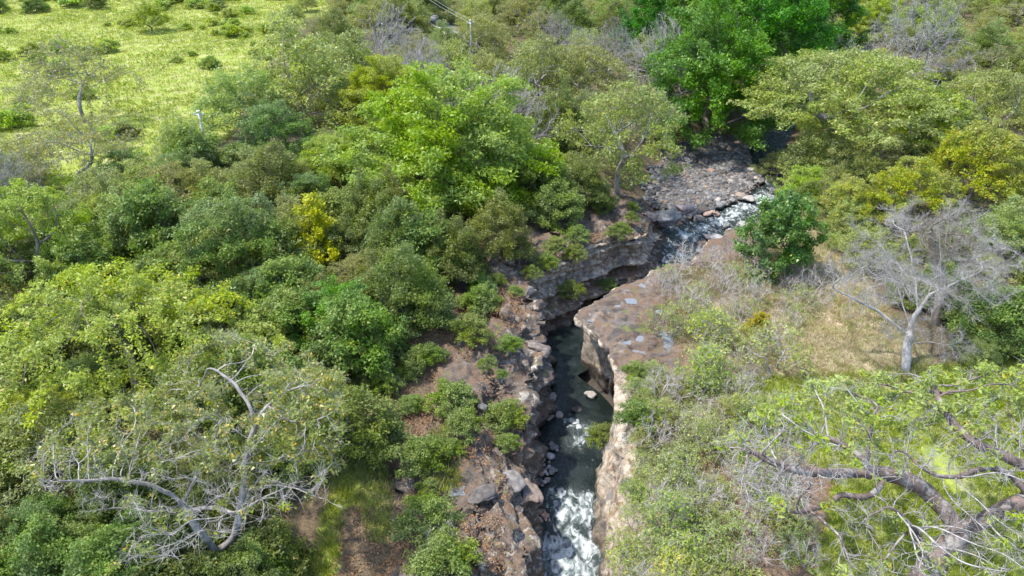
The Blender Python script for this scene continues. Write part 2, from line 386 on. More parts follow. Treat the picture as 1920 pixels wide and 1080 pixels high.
# image-region masks on the ground, as plan polygons
def gpoly(pts, z=0.0): return [at(a, b, z)[:2] for a, b in pts]
FIELD = gpoly([(-700,420),(60,330),(215,345),(330,300),(430,268),(470,190),(520,100),(560,45),(640,15),(600,-8),(-900,-8)])
DRYP = gpoly([(1240,600),(1260,520),(1400,470),(1500,400),(1600,430),(1640,560),(1720,640),(1760,690),(1640,730),(1480,720),(1330,700),(1270,650)])
DRY2 = gpoly([(1190,700),(1290,690),(1330,800),(1300,950),(1250,1080),(1160,1100),(1180,850)])
GRP = gpoly([(1400,715),(1700,690),(1960,680),(2100,1300),(1500,1300),(1560,900),(1420,800)])
GRL = gpoly([(640,850),(700,830),(735,900),(725,1010),(690,1000),(670,930),(640,960),(625,1100),(560,1100),(600,960)])
GRL2 = gpoly([(800,800),(850,790),(870,860),(840,930),(800,900)])
def masks(x, y):
    w = 1.2 * fbm(x / 4, y / 4, 0, 3, 51); X = x + w; Y = y + 1.2 * fbm(x / 4, y / 4, 5, 3, 52)
    f = sstep(2, -3, sd_poly(X, Y, FIELD))
    g = np.maximum.reduce([f, sstep(0.8, -0.8, sd_poly(X, Y, GRP)), 0.62 * sstep(.8, -.8, sd_poly(X, Y, GRL)), 0.7 * sstep(.5, -.5, sd_poly(X, Y, GRL2))])
    d = np.maximum(sstep(1, -1.5, sd_poly(X, Y, DRYP)), 0.9 * sstep(1, -1, sd_poly(X, Y, DRY2)))
    return g, d

# ---- ground sheet
def axis(lo, hi, f0, f1, fine):
    a = list(np.arange(f0, f1 + 1e-6, fine)); s = fine; v = f1
    while v < hi: s *= 1.12; v += s; a.append(v)
    s = fine; v = f0; b = []
    while v > lo: s *= 1.12; v -= s; b.append(v)
    return np.array(b[::-1] + a)
gx = axis(-2500, 2500, -72, 76, 0.7); gy = axis(-900, 3500, 14, 150, 0.7)
X, Y = np.meshgrid(gx, gy); x = X.ravel(); y = Y.ravel()
z = terrain(x, y)
ins = np.minimum.reduce([x - GX0, GX1 - x, y - GY0, GY1 - y])
z = z - 14 * sstep(1.5, 5.0, ins)
below = (y <= GY0) & (sd_poly(x, y, WATER_POLY) < 2.5)
z = np.where(below, -10, z)
g, d = masks(x, y)
riv = sstep(2.0, 0.0, np.minimum(sd_poly(x, y, WATER_POLY), sd_poly(x, y, BAR))) * (y > 70)
wetg = sstep(0.6, 0.0, sd_poly(x, y, WATER_POLY)) * (y > 70)
me = mesh_np('ground', np.stack([x, y, z], 1), [grid_faces(len(gx), len(gy))], TERR, True,
             vattr=dict(rock=0.75 * riv, grass=g, dry=d, cream=0 * x, wet=wetg, wood=1 - np.maximum(g, d)))
tag(obj('ground', me), kind='structure')

# ---- gorge rock: heightfield closed to a solid, voxel remeshed, then weathered in 3-D
def build_gorge():
    xs = np.arange(GX0, GX1 + .01, 0.22); ys = np.arange(GY0, GY1 + .01, 0.22)
    X, Y = np.meshgrid(xs, ys); x = X.ravel(); y = Y.ravel()
    z = gorge_h(x, y)
    ins = np.minimum.reduce([x - GX0, GX1 - x, y - GY0, GY1 - y])
    z = z - 0.6 * sstep(1.5, 0.1, ins) * (z > -3)
    n = len(x)
    v = np.concatenate([np.stack([x, y, z], 1), np.stack([x, y, np.full(n, -12.0)], 1)])
    f = grid_faces(len(xs), len(ys)); idx = np.arange(n).reshape(len(ys), len(xs))
    ring = np.concatenate([idx[0, :], idx[1:, -1], idx[-1, -2::-1], idx[-2:0:-1, 0]])
    nr = np.roll(ring, -1)
    side = np.stack([ring, ring + n, nr + n, nr], 1)
    me = mesh_np('gorge_src', v, [f, f[:, ::-1] + n, side])
    o = obj('gorge_src', me)
    md = o.modifiers.new('r', 'REMESH'); md.mode = 'VOXEL'; md.voxel_size = 0.2; md.adaptivity = 0
    dg = bpy.context.evaluated_depsgraph_get()
    m2 = bpy.data.meshes.new_from_object(o.evaluated_get(dg))
    bpy.data.objects.remove(o); bpy.data.meshes.remove(me)
    nv = len(m2.vertices); co = np.empty(nv * 3, np.float32); m2.vertices.foreach_get('co', co); co = co.reshape(-1, 3).astype(float)
    no = np.empty(nv * 3, np.float32); m2.vertices.foreach_get('normal', no); no = no.reshape(-1, 3).astype(float)
    npoly = len(m2.polygons); fv = np.empty(len(m2.loops), np.int32); m2.loops.foreach_get('vertex_index', fv)
    lt = np.empty(npoly, np.int32); m2.polygons.foreach_get('loop_total', lt)
    quads = fv.reshape(-1, 4) if (lt == 4).all() else None
    x, y, z = co.T
    ins = np.minimum.reduce([x - GX0, GX1 - x, y - GY0, GY1 - y])
    wgt = sstep(0.3, 2.0, ins)
    dW = sd_poly(x, y, WATER_POLY)
    steep = 1 - np.abs(no[:, 2])
    left = x < np.interp(y, [-40, 55, 60, 66, 72, 76, 82, 95], [4, 4.6, 5.5, 10, 17, 20.5, 23.5, 34])
    rockn = np.where(left, sstep(10.5, 6.0, dW + 2.5 * fbm(x / 4, y / 4, 0, 3, 61)), sstep(9.0, 4.5, dW + 2.0 * fbm(x / 4, y / 4, 0, 3, 62)))
    slab = (~left) & (y > 50); rockn = np.where(slab, sstep(12, 7.5, dW + 2.0 * fbm(x / 4, y / 4, 0, 3, 62)), rockn)
    rockn = np.maximum(rockn, sstep(0.25, 0.5, steep)) * np.where(y > 80, sstep(88, 82, y), 1)
    u = x * 0.45 - y * 0.89; vv = x * 0.89 + y * 0.45
    zz = z + 0.5 * fbm(x / 5, y / 5, z / 5, 2, 63) + 0.06 * x
    strata = fbm(zz * 0 + 3.3, u * 0.05, zz * 1.35, 3, 64); strata = np.sign(strata) * np.abs(strata) ** .6
    block = ridged(x / 4.2, y / 4.2, z / 3.0, 3, 65) - 0.55
    ribs = ridged(u * 0.10, vv * 0.55, z * 0.4, 3, 66) - 0.6
    fine = fbm(x * 1.7, y * 1.7, z * 1.7, 3, 67)
    crack = -sstep(0.90, 1.0, ridged(x / 1.7 + .2 * fine, y / 1.7, z / 2.2, 1, 68))
    vert = ridged(x * 0.42, y * 0.42, z * 0.06, 3, 69) - 0.55          # buttresses on the walls
    dsp = np.where(left, 0.75 * block + 1.35 * ribs * (1 - steep) + (1.0 + .9 * sstep(57, 64, y)) * steep * strata + (1.8 - .5 * sstep(57, 64, y)) * steep * vert, 0.6 * block + 0.18 * steep * strata + 0.8 * steep * vert) \
        + np.where(left, 0.07, 0.10) * fine + 0.30 * crack
    dsp = np.where(slab & (steep < .3), 0.26 * block + 0.08 * fine + 0.16 * crack, dsp)
    dsp = dsp * wgt * (0.15 + 0.85 * rockn)
    co = co + no * dsp[:, None]
    uc = (~left) * sstep(42.5, 45, y) * sstep(57, 54.5, y) * sstep(3.0, 1.6, dW) * sstep(-0.5, -2.4, z) * sstep(0.1, .35, steep)
    co[:, 0] += 3.1 * uc
    sel = np.where(left & (rockn > .05) & (dW > -.3))[0]
    sx, sy, sz = u[sel] * .12, vv[sel] * .40, z[sel] * .33
    sx = sx + .25 * fbm(x[sel] / 2, y[sel] / 2, z[sel] / 2, 2, 93); sy = sy + .25 * fbm(x[sel] / 2, y[sel] / 2, z[sel] / 2, 2, 94)
    cx_, cy_, cz_ = np.floor(sx), np.floor(sy), np.floor(sz); f1 = np.full(len(sel), 9.0); f2 = f1.copy()
    for i in (-1, 0, 1):
        for j in (-1, 0, 1):
            for k_ in (-1, 0, 1):
                a_, b_, c_ = cx_ + i, cy_ + j, cz_ + k_
                dd_ = np.sqrt((a_ + _h(a_, b_, c_, 5) - sx) ** 2 + (b_ + _h(a_, b_, c_, 6) - sy) ** 2 + (c_ + _h(a_, b_, c_, 7) - sz) ** 2)
                f2 = np.where(dd_ < f1, f1, np.minimum(f2, dd_)); f1 = np.minimum(f1, dd_)
    cleft = sstep(0.0, 0.16, f2 - f1)
    co[sel] += no[sel] * ((0.6 * (0.6 - f1) - 0.6 * (1 - cleft)) * (rockn * wgt * sstep(64, 57, y))[sel])[:, None]
    g, d = masks(x, y)
    cream = np.where(left, 0.62 * sstep(57, 61, y) * sstep(0.15, 0.5, steep) * sstep(-5.6, -4.2, z + .8 * strata), sstep(0.12, 0.5, steep) * (z > -6.2) + 0.55 * sstep(50, 46, y) * sstep(6, 2, dW)); cream = np.clip(cream, 0, 1)
    wl = water_z(y)
    wet = sstep(1.1, 0.1, z - wl + 0.5 * fbm(x, y, z, 2, 71)) * np.where(left, 1, 0.8)
    att = dict(rock=rockn, grass=g * (1 - rockn * 0.5), dry=d * (1 - 0.6 * rockn), cream=cream, wet=wet, wood=(left & (rockn < .3)).astype(float) * 0.6, edge=np.where(left, 0.25 + 0.75 * sstep(5, 2, dW), 0.35 * sstep(5, 2, dW)))
    cen = co[quads].mean(1)
    keep = cen[:, 2] > -11.2
    fl = left[quads[:, 0]]; bed = (dW[quads] < -0.35).all(1)
    from mathutils.bvhtree import BVHTree
    global ROCKBVH
    ROCKBVH = BVHTree.FromPolygons(co.tolist(), quads.tolist())
    for nm, sel in (('left_gorge_cliff', keep & fl & ~bed), ('right_gorge_cliff', keep & ~fl & ~bed), ('riverbed', keep & bed)):
        q = quads[sel]; used = np.unique(q); mp = np.full(nv, -1); mp[used] = np.arange(len(used))
        m = mesh_np(nm, co[used], [mp[q]], TERR, True, vattr={k_: a[used] for k_, a in att.items()})
        tag(obj(nm, m), kind='structure')
    bpy.data.meshes.remove(m2)
build_gorge()

# ------------------------------------------------------------------ river
FOAM = [(a[0], a[1], r, s) for a, r, s in (
    (at(1065,1075,-8.2),3.0,1.0),(at(1040,1040,-8),1.6,.9),(at(1085,1030,-8),1.9,1.0),(at(1065,1000,-7.9),1.5,.85),(at(1085,970,-7.7),1.5,1.0),(at(1060,945,-7.5),1.5,.95),(at(1055,970,-7.7),1.2,.9),(at(1095,945,-7.6),1.0,.9),(at(1035,930,-7.3),.7,.7),
    (at(1085,800,-7),1.1,.8),(at(1070,790,-7),.8,.8),(at(1100,805,-7),1.0,.75),(at(1085,825,-7),1.2,.6),
    (at(1245,485,-6.3),2.0,.75),(at(1275,480,-6.1),2.2,.7),(at(1255,460,-6.1),2.0,.7),(at(1290,445,-5.9),2.2,.75),(at(1320,430,-5.6),2.2,.85),(at(1350,415,-5.5),2.0,1.),(at(1375,400,-5.4),1.8,1.),(at(1400,388,-5.2),2.0,1.0),(at(1430,372,-5),2.2,1.0),(at(1455,366,-5),2.6,1.0),(at(1475,372,-5),2.2,1.0),
    (at(1440,340,-4.8),2.0,.8),(at(1405,262,-4.3),2.0,.55),(at(1450,240,-4),2.5,.6),(at(1480,235,-4),2.5,.5),(at(1530,150,-3),5,.7))]
def foam_at(x, y):
    f = 0.56 * sstep(37.6, 35.6, y) + 0.42 * sstep(70, 75, y) * sstep(108, 98, y) + .2 * sstep(98, 108, y)
    for fx, fy, r, s in FOAM:
        f = np.maximum(f, s * np.exp(-((x - fx) ** 2 + (y - fy) ** 2) / (r * r * 0.9)))
    return f
def build_river():
    nS, nT = 1100, 44
    L = interp_chain([p for p in FOOT_L if p[1] >= 10], nS); R = interp_chain([p for p in FOOT_R if p[1] >= 10], nS)
    c = (L + R) / 2; e = (R - L)
    t = np.linspace(-0.75, 0.95, nT)
    x = (c[:, None, 0] + e[:, None, 0] * t).ravel(); y = (c[:, None, 1] + e[:, None, 1] * t).ravel()
    fo = foam_at(x, y)
    z = water_z(y) + 0.02 * fbm(x * 1.4, y * 1.4, 0, 3, 81)
    z = z + fo * (0.50 * ridged(x * 0.9, y * 0.75, 0, 3, 82) - 0.2) + fo * 0.30 * fbm(x * 2.3, y * 2.3, 0, 3, 83)
    k = NT('river_water'); co = k.coord('Object'); fa = k.attr('foam')
    n = k.noise(1.5, 7, 0.60, k.scale(co, (1.15, .75, 1)), 1.0); n2 = k.noise(6, 6, 0.7, co, .6)
    ff = k.math('ADD', k.math('MULTIPLY', fa, 0.95), k.math('ADD', k.math('MULTIPLY', k.math('SUBTRACT', n, 0.5), 2.1), k.math('MULTIPLY', k.math('SUBTRACT', n2, 0.5), 0.45)))
    fm = k.math('MULTIPLY', k.ramp(ff, 0.36, 1.02), k.ramp(fa, 0.08, 0.3))
    deep = k.mix(k.ramp(k.noise(0.5, 4, 0.6, co), 0.4, 0.65), (0.006, 0.010, 0.008), (0.017, 0.023, 0.021))
    deep = k.mix(k.math('MULTIPLY', fa, 0.6), deep, (0.07, 0.095, 0.095))
    wb = k.math('ADD', k.noise(2.2, 4, 0.6, k.scale(co, (1.6, .7, 1)), 0.5), k.math('MULTIPLY', k.noise(9, 3, .6, co), .35))
    wat = k.bsdf(deep, k.math('ADD', 0.08, k.math('MULTIPLY', fa, .25)), k.math('MULTIPLY', wb, k.math('ADD', 0.6, k.math('MULTIPLY', fa, 1.6))), 0.8, 0.22, 0.5, 1.33)
    foam = k.bsdf(k.mix(k.ramp(n, .35, .65), (0.13, 0.165, 0.165), (0.46, 0.49, 0.485)), 0.7, n2, 0.6, 0.1, 0.2)
    mx = k.n('ShaderNodeMixShader'); k.l(fm, mx.inputs[0]); k.l(wat, mx.inputs[1]); k.l(foam, mx.inputs[2])
    me = mesh_np('river_water', np.stack([x, y, z], 1), [grid_faces(nT, nS)], k.done(mx.outputs[0]), True, vattr=dict(foam=fo))
    tag(obj('river_water', me), kind='structure')
build_river()

# ------------------------------------------------------------------ rocks
def rock_mat(name, a, b, lich=(0.5, 0.48, 0.44), lf=0.6):
    k = NT(name); co = k.coord('Object'); oi = k.n('ShaderNodeObjectInfo').outputs['Random']
    n1 = k.noise(2.2, 6, 0.65, co); n2 = k.noise(9, 4, 0.6, co)
    col = k.mix(k.ramp(n1, 0.3, 0.7), a, b)
    col = k.mix(k.ramp(k.noise(3.2, 6, .7, co, .3), lf, lf + .08), col, lich)
    hs = k.n('ShaderNodeHueSaturation'); k.l(col, hs.inputs['Color'])
    k.l(k.math('ADD', 0.65, k.math('MULTIPLY', oi, 0.8)), hs.inputs['Value'])
    k.l(k.math('ADD', 0.35, k.math('MULTIPLY', k.math('FRACT', k.math('MULTIPLY', oi, 7.3)), 0.65)), hs.inputs['Saturation'])
    return k.done(k.bsdf(hs.outputs[0], 0.8, k.math('ADD', n1, k.math('MULTIPLY', n2, .4)), 0.5, 0.08, 0.35))
RM = dict(grey=rock_mat('stone_grey', (0.075, 0.075, 0.075), (0.18, 0.17, 0.16)),
          tan=rock_mat('stone_tan', (0.19, 0.135, 0.09), (0.34, 0.26, 0.19), lf=.62),
          pink=rock_mat('stone_pinkish', (0.22, 0.15, 0.125), (0.40, 0.31, 0.28)),
          pale=rock_mat('stone_pale', (0.25, 0.235, 0.21), (0.42, 0.40, 0.37)),
          dark=rock_mat('stone_dark', (0.03, 0.026, 0.024), (0.09, 0.075, 0.065), lf=.75),
          shelf=rock_mat('stone_shelf', (0.062, 0.045, 0.034), (0.15, 0.112, 0.087), (0.30, 0.27, 0.23), .64),
          rust=rock_mat('stone_rust', (0.13, 0.075, 0.05), (0.25, 0.16, 0.11)))
import bmesh
def ico(sub):
    bm = bmesh.new(); bmesh.ops.create_icosphere(bm, subdivisions=sub, radius=1.0)
    v = np.array([p.co[:] for p in bm.verts]); f = np.array([[a.index for a in q.verts] for q in bm.faces]); bm.free(); return v, f
ICO = {s: ico(s) for s in (1, 2, 3, 4)}
def rock_shape(sub, seed, rough=0.35, cuts=5, flat=0.7):
    v, f = ICO[sub]; v = v.copy(); r = np.random.RandomState(seed)
    for i in range(cuts):
        n = r.normal(size=3); n /= np.linalg.norm(n); d = v @ n; h = r.uniform(0.55, 0.85)
        v -= np.outer(np.clip(d - h, 0, None) * 0.85, n)
    v *= (1 + rough * fbm(v[:, 0] * 1.1 + seed, v[:, 1] * 1.1, v[:, 2] * 1.1, 4, seed))[:, None]
    v *= np.array([r.uniform(.85, 1.2), r.uniform(.75, 1.0), flat])
    return v, f
ROCKS = {}
def rock_mesh(mat, var, sub=3):
    key = (mat, var, sub)
    if key not in ROCKS:
        v, f = rock_shape(sub, 100 + var * 7 + sub, 0.45 if sub > 2 else 0.25, 6 if sub > 2 else 3, 0.72 if sub > 2 else 0.6)
        ROCKS[key] = mesh_np('rock', v, [f], RM[mat], True)
    return ROCKS[key]
def rock(name, mat, px, py, z, wpx, label, cat='boulder', group=None, sub=4, sz=1.0, sy=1.0, rz=None, sink=0.25):
    a = at(px, py, z); r = wpx * a[2] / FOC / 2
    o = obj(name, rock_mesh(mat, rnd.randrange(4), sub)); o.location = (a[0], a[1], z + r * 0.72 * sz * (1 - 2 * sink) * .5)
    o.scale = (r, r * sy, r * sz); o.rotation_euler = (rnd.uniform(-.2, .2), rnd.uniform(-.2, .2), rnd.uniform(0, 6.3) if rz is None else rz)
    tag(o, label, cat, group); return o
R_ = 'boulders along the river'
rock('boulder','pink',1283,397,-4.9,32,'big angular pinkish boulder at the near end of the gravel bar',group=R_,sz=1.15,sink=.1)
rock('boulder','tan',1309,411,-5.2,20,'small tan boulder at the water edge right of the big pinkish boulder',group=R_)
rock('boulder','rust',1326,399,-5.1,24,'low rusty brown boulder half wet beside the tan boulder',group=R_,sz=.7)
rock('boulder','rust',1341,402,-5.1,18,'brown boulder touching the upper rapids at the bar edge',group=R_,sz=.8)
rock('boulder','tan',1405,373,-4.7,24,'flat pale tan boulder at the top of the upper rapids',group=R_,sz=.7)
rock('boulder','tan',1386,368,-4.6,20,'rounded olive tan boulder just left of the flat pale tan boulder',group=R_)
rock('boulder','tan',1362,365,-4.6,14,'tan boulder alone on the middle of the gravel bar edge',group=R_)
rock('boulder','grey',1372,376,-4.7,13,'small grey boulder below the tan boulders at the rapids',group=R_)
rock('boulder','grey',1451,358,-4.7,20,'brown grey boulder standing in the white water above the rapids',group=R_)
rock('boulder','tan',1497,371,-4.2,40,'broad tan rock on the far right bank of the rapids',group=R_,sz=.7)
rock('boulder','tan',1520,383,-3.4,26,'second tan rock on the right bank under the yellow green trees',group=R_,sz=.8)
rock('boulder','pale',1348,458,-5.3,34,'pale grey angular boulder on the right edge of the rapids',group=R_,sz=1.0,sink=.1)
rock('boulder','rust',1334,446,-5.5,28,'brown flat boulder in the rapids above the pale angular boulder',group=R_,sz=.6)
rock('boulder','rust',1316,457,-5.7,20,'thin brown slab rock at the water line beside the pale angular boulder',group=R_,sz=.45)
rock('boulder','pale',1377,437,-4.6,44,'long pale slab sloping into the rapids near the round green tree',group=R_,sz=.5,sy=.6,rz=.6)
rock('boulder','pale',1398,425,-4.2,26,'pale rock partly hidden by the round green tree',group=R_)
rock('boulder','grey',1333,432,-5.5,11,'small dark grey rock splitting the upper rapids',group=R_)
rock('boulder','grey',1362,425,-5.0,18,'grey rock between the rapids and the long pale slab',group=R_)
rock('boulder','pale',1325,478,-4.9,14,'small pale rock on the dry bank at the lower rapids',group=R_)
rock('boulder','dark',1248,470,-6.3,16,'black wet rock in the lower rapids by the cliff',group=R_,sz=.7)
rock('boulder','dark',1262,490,-6.3,16,'black wet rock in the lower rapids by the slab',group=R_,sz=.6)
rock('boulder','rust',1270,462,-6.0,18,'brown wet rock in the middle of the lower rapids',group=R_,sz=.5)
rock('boulder','grey',1246,414,-4.0,50,'large rounded grey rock topped with moss at the cliff end',group=R_,sz=.7,sink=.1)
rock('boulder','rust',1219,408,-2.2,30,'brown rock block at the upper end of the left cliff top',group=R_,sz=.9)
rock('boulder','tan',1107,743,-7.0,25,'smooth tan boulder alone in the dark pool',group=R_,sz=.8,sink=.2)
rock('boulder','tan',1034,747,-7.0,25,'tan orange boulder at the left edge of the dark pool',group=R_,sz=.7)
rock('boulder','rust',1029,783,-7.0,17,'brown boulder against the left cliff below the dark pool',group=R_,sz=1.0)
rock('boulder','tan',1049,780,-7.0,20,'oval tan boulder above the small rapid',group=R_,sz=.7)
rock('boulder','dark',1082,769,-7.05,22,'dark half sunk boulder in the middle of the stream',group=R_,sz=.6)
rock('boulder','dark',1071,792,-7.05,12,'small dark rock at the head of the small rapid',group=R_)
rock('boulder','rust',1027,965,-7.6,32,'dark red brown rock beside the lower white water',group=R_,sz=.7)
rock('boulder','dark',1048,1028,-8.0,16,'small black rock breaking the lower white water',group=R_,sz=.9,sink=.1)
rock('boulder','dark',1080,1042,-8.1,14,'second black rock in the lower white water further right',group=R_,sz=.9,sink=.1)
rock('boulder','dark',1110,995,-7.9,20,'dark wet rock where white water meets the right wall',group=R_)
rock('boulder','pink',843,611,.2,34,'pinkish brown rock lying on litter at the shelf top',group='rocks on the left shelf',sz=.8)
rock('boulder','pale',951,574,.2,14,'small pale grey rock on the ledge above the dark pool',group='rocks on the left shelf')
rock('boulder','grey',905,765,.2,18,'reddish grey rock between the shelf shrubs',group='rocks on the left shelf')
rock('boulder','pale',868,1028,-.1,22,'white streaked rock at the foot of the shelf shrubs',group='rocks on the left shelf')
L_ = 'rocks on the left shelf'
for a in (('pale',993,925,-1.2,34,'long rib of rock lying along the left rim above the white water',.8,3.2,.45),('grey',955,905,-.6,44,'dipping slab left of the long rib',.5,2.2,.5),
          ('rust',905,930,-.1,44,'brown slab just right of the dark shelf pool',.5,1.6,.45),('pale',1010,655,-.6,40,'rounded boulder jutting over the dark pool',.7,1.3,-.4),('dark',760,905,0,40,'brown boulder at the left dark rain pools',.6,1.4,.3)):
    zz = tz(*at(a[1], a[2], a[3])[:2]); rock('boulder', 'shelf', a[1], a[2], zz - .5, a[4] * 1.1, a[5], 'boulder', L_, sz=a[6], sy=a[7] * .8, rz=a[8], sink=.2)
# river stones by the left edge of the stream
for i, (px, py, w) in enumerate([(1035,834,13),(1039,841,14),(1020,849,9),(1010,849,8),(1013,855,13),(1023,857,10),(1031,857,16),(1005,863,14),(1017,862,11),(1003,872,8),(1011,871,9),(1019,872,8),(1008,877,9),(1016,880,10),(1025,880,9),(1029,876,10),(1037,880,10),(1034,885,13),(1022,885,9),(1003,884,9),(1010,889,10),(1015,890,14),(1026,890,8),(1002,894,8),(1006,900,10),(1013,902,9),(1021,904,10),(1027,901,12),(1008,908,9),(1016,910,8),(1000,908,8),(1045,845,8),(1041,883,9),(1030,868,8)]):
    rock('river_stone', ('grey','grey','pale','tan')[i % 4] if i % 7 else 'rust', px, py, -7.0, w * 1.15, 'rounded grey or tan cobble in the cluster at the left edge of the stream', 'stone', 'cobbles at the left edge of the stream', sub=2, sz=.95, sink=.12)

# gravel bar
def build_bar():
    c = np.array(BAR); cx, cy_ = c.mean(0)
    n = 40; xs = np.linspace(c[:, 0].min() - 1, c[:, 0].max() + 1, n); ys = np.linspace(c[:, 1].min() - 1, c[:, 1].max() + 1, n)
    X, Y = np.meshgrid(xs, ys); x = X.ravel(); y = Y.ravel()
    sd = sd_poly(x, y, BAR) - 1.6 * fbm(x / 3, y / 3, 0, 3, 92)
    z = terrain(x, y) + np.where(sd < 0, 0.12 + 0.15 * sstep(0, -3, sd), -0.5) + 0.08 * fbm(x / 1.5, y / 1.5, 0, 2, 91)
    k = NT('gravel'); co = k.coord('Object'); n1 = k.noise(5, 5, .7, co); n2 = k.noise(.3, 3, .6, co)
    col = k.mix(k.ramp(n1, .3, .7), (0.04, 0.037, 0.035), (0.12, 0.108, 0.10)); col = k.mix(k.ramp(n2, .58, .72), col, (0.19, 0.145, 0.115))
    bar = tag(obj('gravel_bar', mesh_np('gravel_bar', np.stack([x, y, z], 1), [grid_faces(n, n)], k.done(k.bsdf(col, .9, n1, .8, .1)), True)), kind='structure')
    r = np.random.RandomState(5); pts = []
    while len(pts) < 9500:
        a = r.uniform(c[:, 0].min() - 2, c[:, 0].max() + 2); b = r.uniform(c[:, 1].min() - 2, c[:, 1].max() + 2); pts.append((a, b))
    pts = np.array(pts); pts = pts[sd_poly(pts[:, 0], pts[:, 1], BAR) < 0.7 + 2.4 * fbm(pts[:, 0] / 3, pts[:, 1] / 3, 0, 3, 92)]
    zz = terrain(pts[:, 0], pts[:, 1]) + 0.2
    size = 0.14 + 0.30 * r.rand(len(pts)) ** 2.2
    big = r.choice(len(pts), 280, replace=False); size[big] = 0.36 + 0.5 * r.rand(280) ** 2.2
    isb = np.zeros(len(pts), bool); isb[big] = True
    mats = ['grey', 'grey', 'grey', 'dark', 'grey', 'rust', 'tan']
    for i in big:
        o = obj('stone', rock_mesh(mats[r.randint(7)], r.randint(4), 2), bar)
        o.location = (pts[i, 0], pts[i, 1], zz[i] + .03); s = size[i]; o.scale = (s, s, s * r.uniform(.7, 1.1)); o.rotation_euler = (0, 0, r.uniform(0, 6.3))
    V, Fc, T = [], [], []; b0 = 0
    for i in np.where(~isb)[0]:
        v, f = rock_shape(1, int(r.randint(30)), .2, 2, .65) if i < 40 else (V[r.randint(40)] if False else None, None) if False else (ICO[1][0], ICO[1][1])
        a = r.uniform(0, 6.3); ca, sa = math.cos(a), math.sin(a); s = size[i]
        w = v * np.array([s * r.uniform(.8, 1.3), s * r.uniform(.7, 1), s * r.uniform(.5, .8)])
        w = np.stack([w[:, 0] * ca - w[:, 1] * sa, w[:, 0] * sa + w[:, 1] * ca, w[:, 2]], 1) + np.array([pts[i, 0], pts[i, 1], zz[i]])
        V.append(w); Fc.append(f + b0); b0 += len(w); T.append(np.full(len(f), r.rand()))
    k = NT('cobble'); t = k.attr('tint')
    col = k.mix(t, (0.055, 0.055, 0.057), (0.19, 0.18, 0.172)); col = k.mix(k.math('GREATER_THAN', k.math('FRACT', k.math('MULTIPLY', t, 23.0)), .8), col, (0.16, 0.12, 0.09))
    me = mesh_np('cobbles', np.concatenate(V), [np.concatenate(Fc)], k.done(k.bsdf(col, .85, k.noise(8, 4, .6, k.coord()), .4, .05)), True, fattr=dict(tint=np.concatenate(T)))
    tag(obj('cobbles', me), 'small grey and brown cobbles covering the gravel bar', kind='stuff')
build_bar()

# rain pools on the rock
def pool(px, py, z, w, h, label, rz=0.0):
    a = at(px, py, z)
    hz = []
    s0 = w * a[2] / FOC / 2; s1 = h / math.sin(math.radians(34)) * a[2] / FOC / 2
    for j in range(16):
        t = j * .3927; q = ROCKBVH.ray_cast(Vector((a[0] + math.cos(t) * s0 * .85, a[1] + math.sin(t) * s1 * .85, 30)), Vector((0, 0, -1)))
        if q[0]: hz.append(q[0].z)
    zz = float(np.percentile(hz, 35)) - .11
    s = 1.25 * w * a[2] / FOC / 2; s2 = 1.25 * h / math.sin(math.radians(34)) * a[2] / FOC / 2
    n = 44; t = np.linspace(0, 2 * np.pi, n, endpoint=False); rr = 1 + 0.75 * fbm(np.cos(t) * 1.2 + px, np.sin(t) * 1.2, py, 3, 5)
    ox = np.cos(t) * rr * s; oy = np.sin(t) * rr * s2
    ca, sa = math.cos(rz), math.sin(rz); ox, oy = ox * ca - oy * sa, ox * sa + oy * ca
    top = np.stack([ox, oy, 0 * ox], 1); bot = np.stack([ox * .8, oy * .8, 0 * ox - .5], 1)
    i = np.arange(n); j = (i + 1) % n
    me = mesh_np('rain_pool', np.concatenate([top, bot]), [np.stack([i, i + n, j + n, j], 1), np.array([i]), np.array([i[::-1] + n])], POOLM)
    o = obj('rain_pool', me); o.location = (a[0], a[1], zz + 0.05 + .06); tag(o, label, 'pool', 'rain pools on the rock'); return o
k = NT('pool_water'); POOLM = k.done(k.bsdf((0.15, 0.155, 0.16), 0.1, k.noise(4, 2, .5, k.coord()), .08, .02, .8, 1.4))  # pale grey base stands for silty bottom plus painted-in sky reflection
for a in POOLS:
    pool(*a)

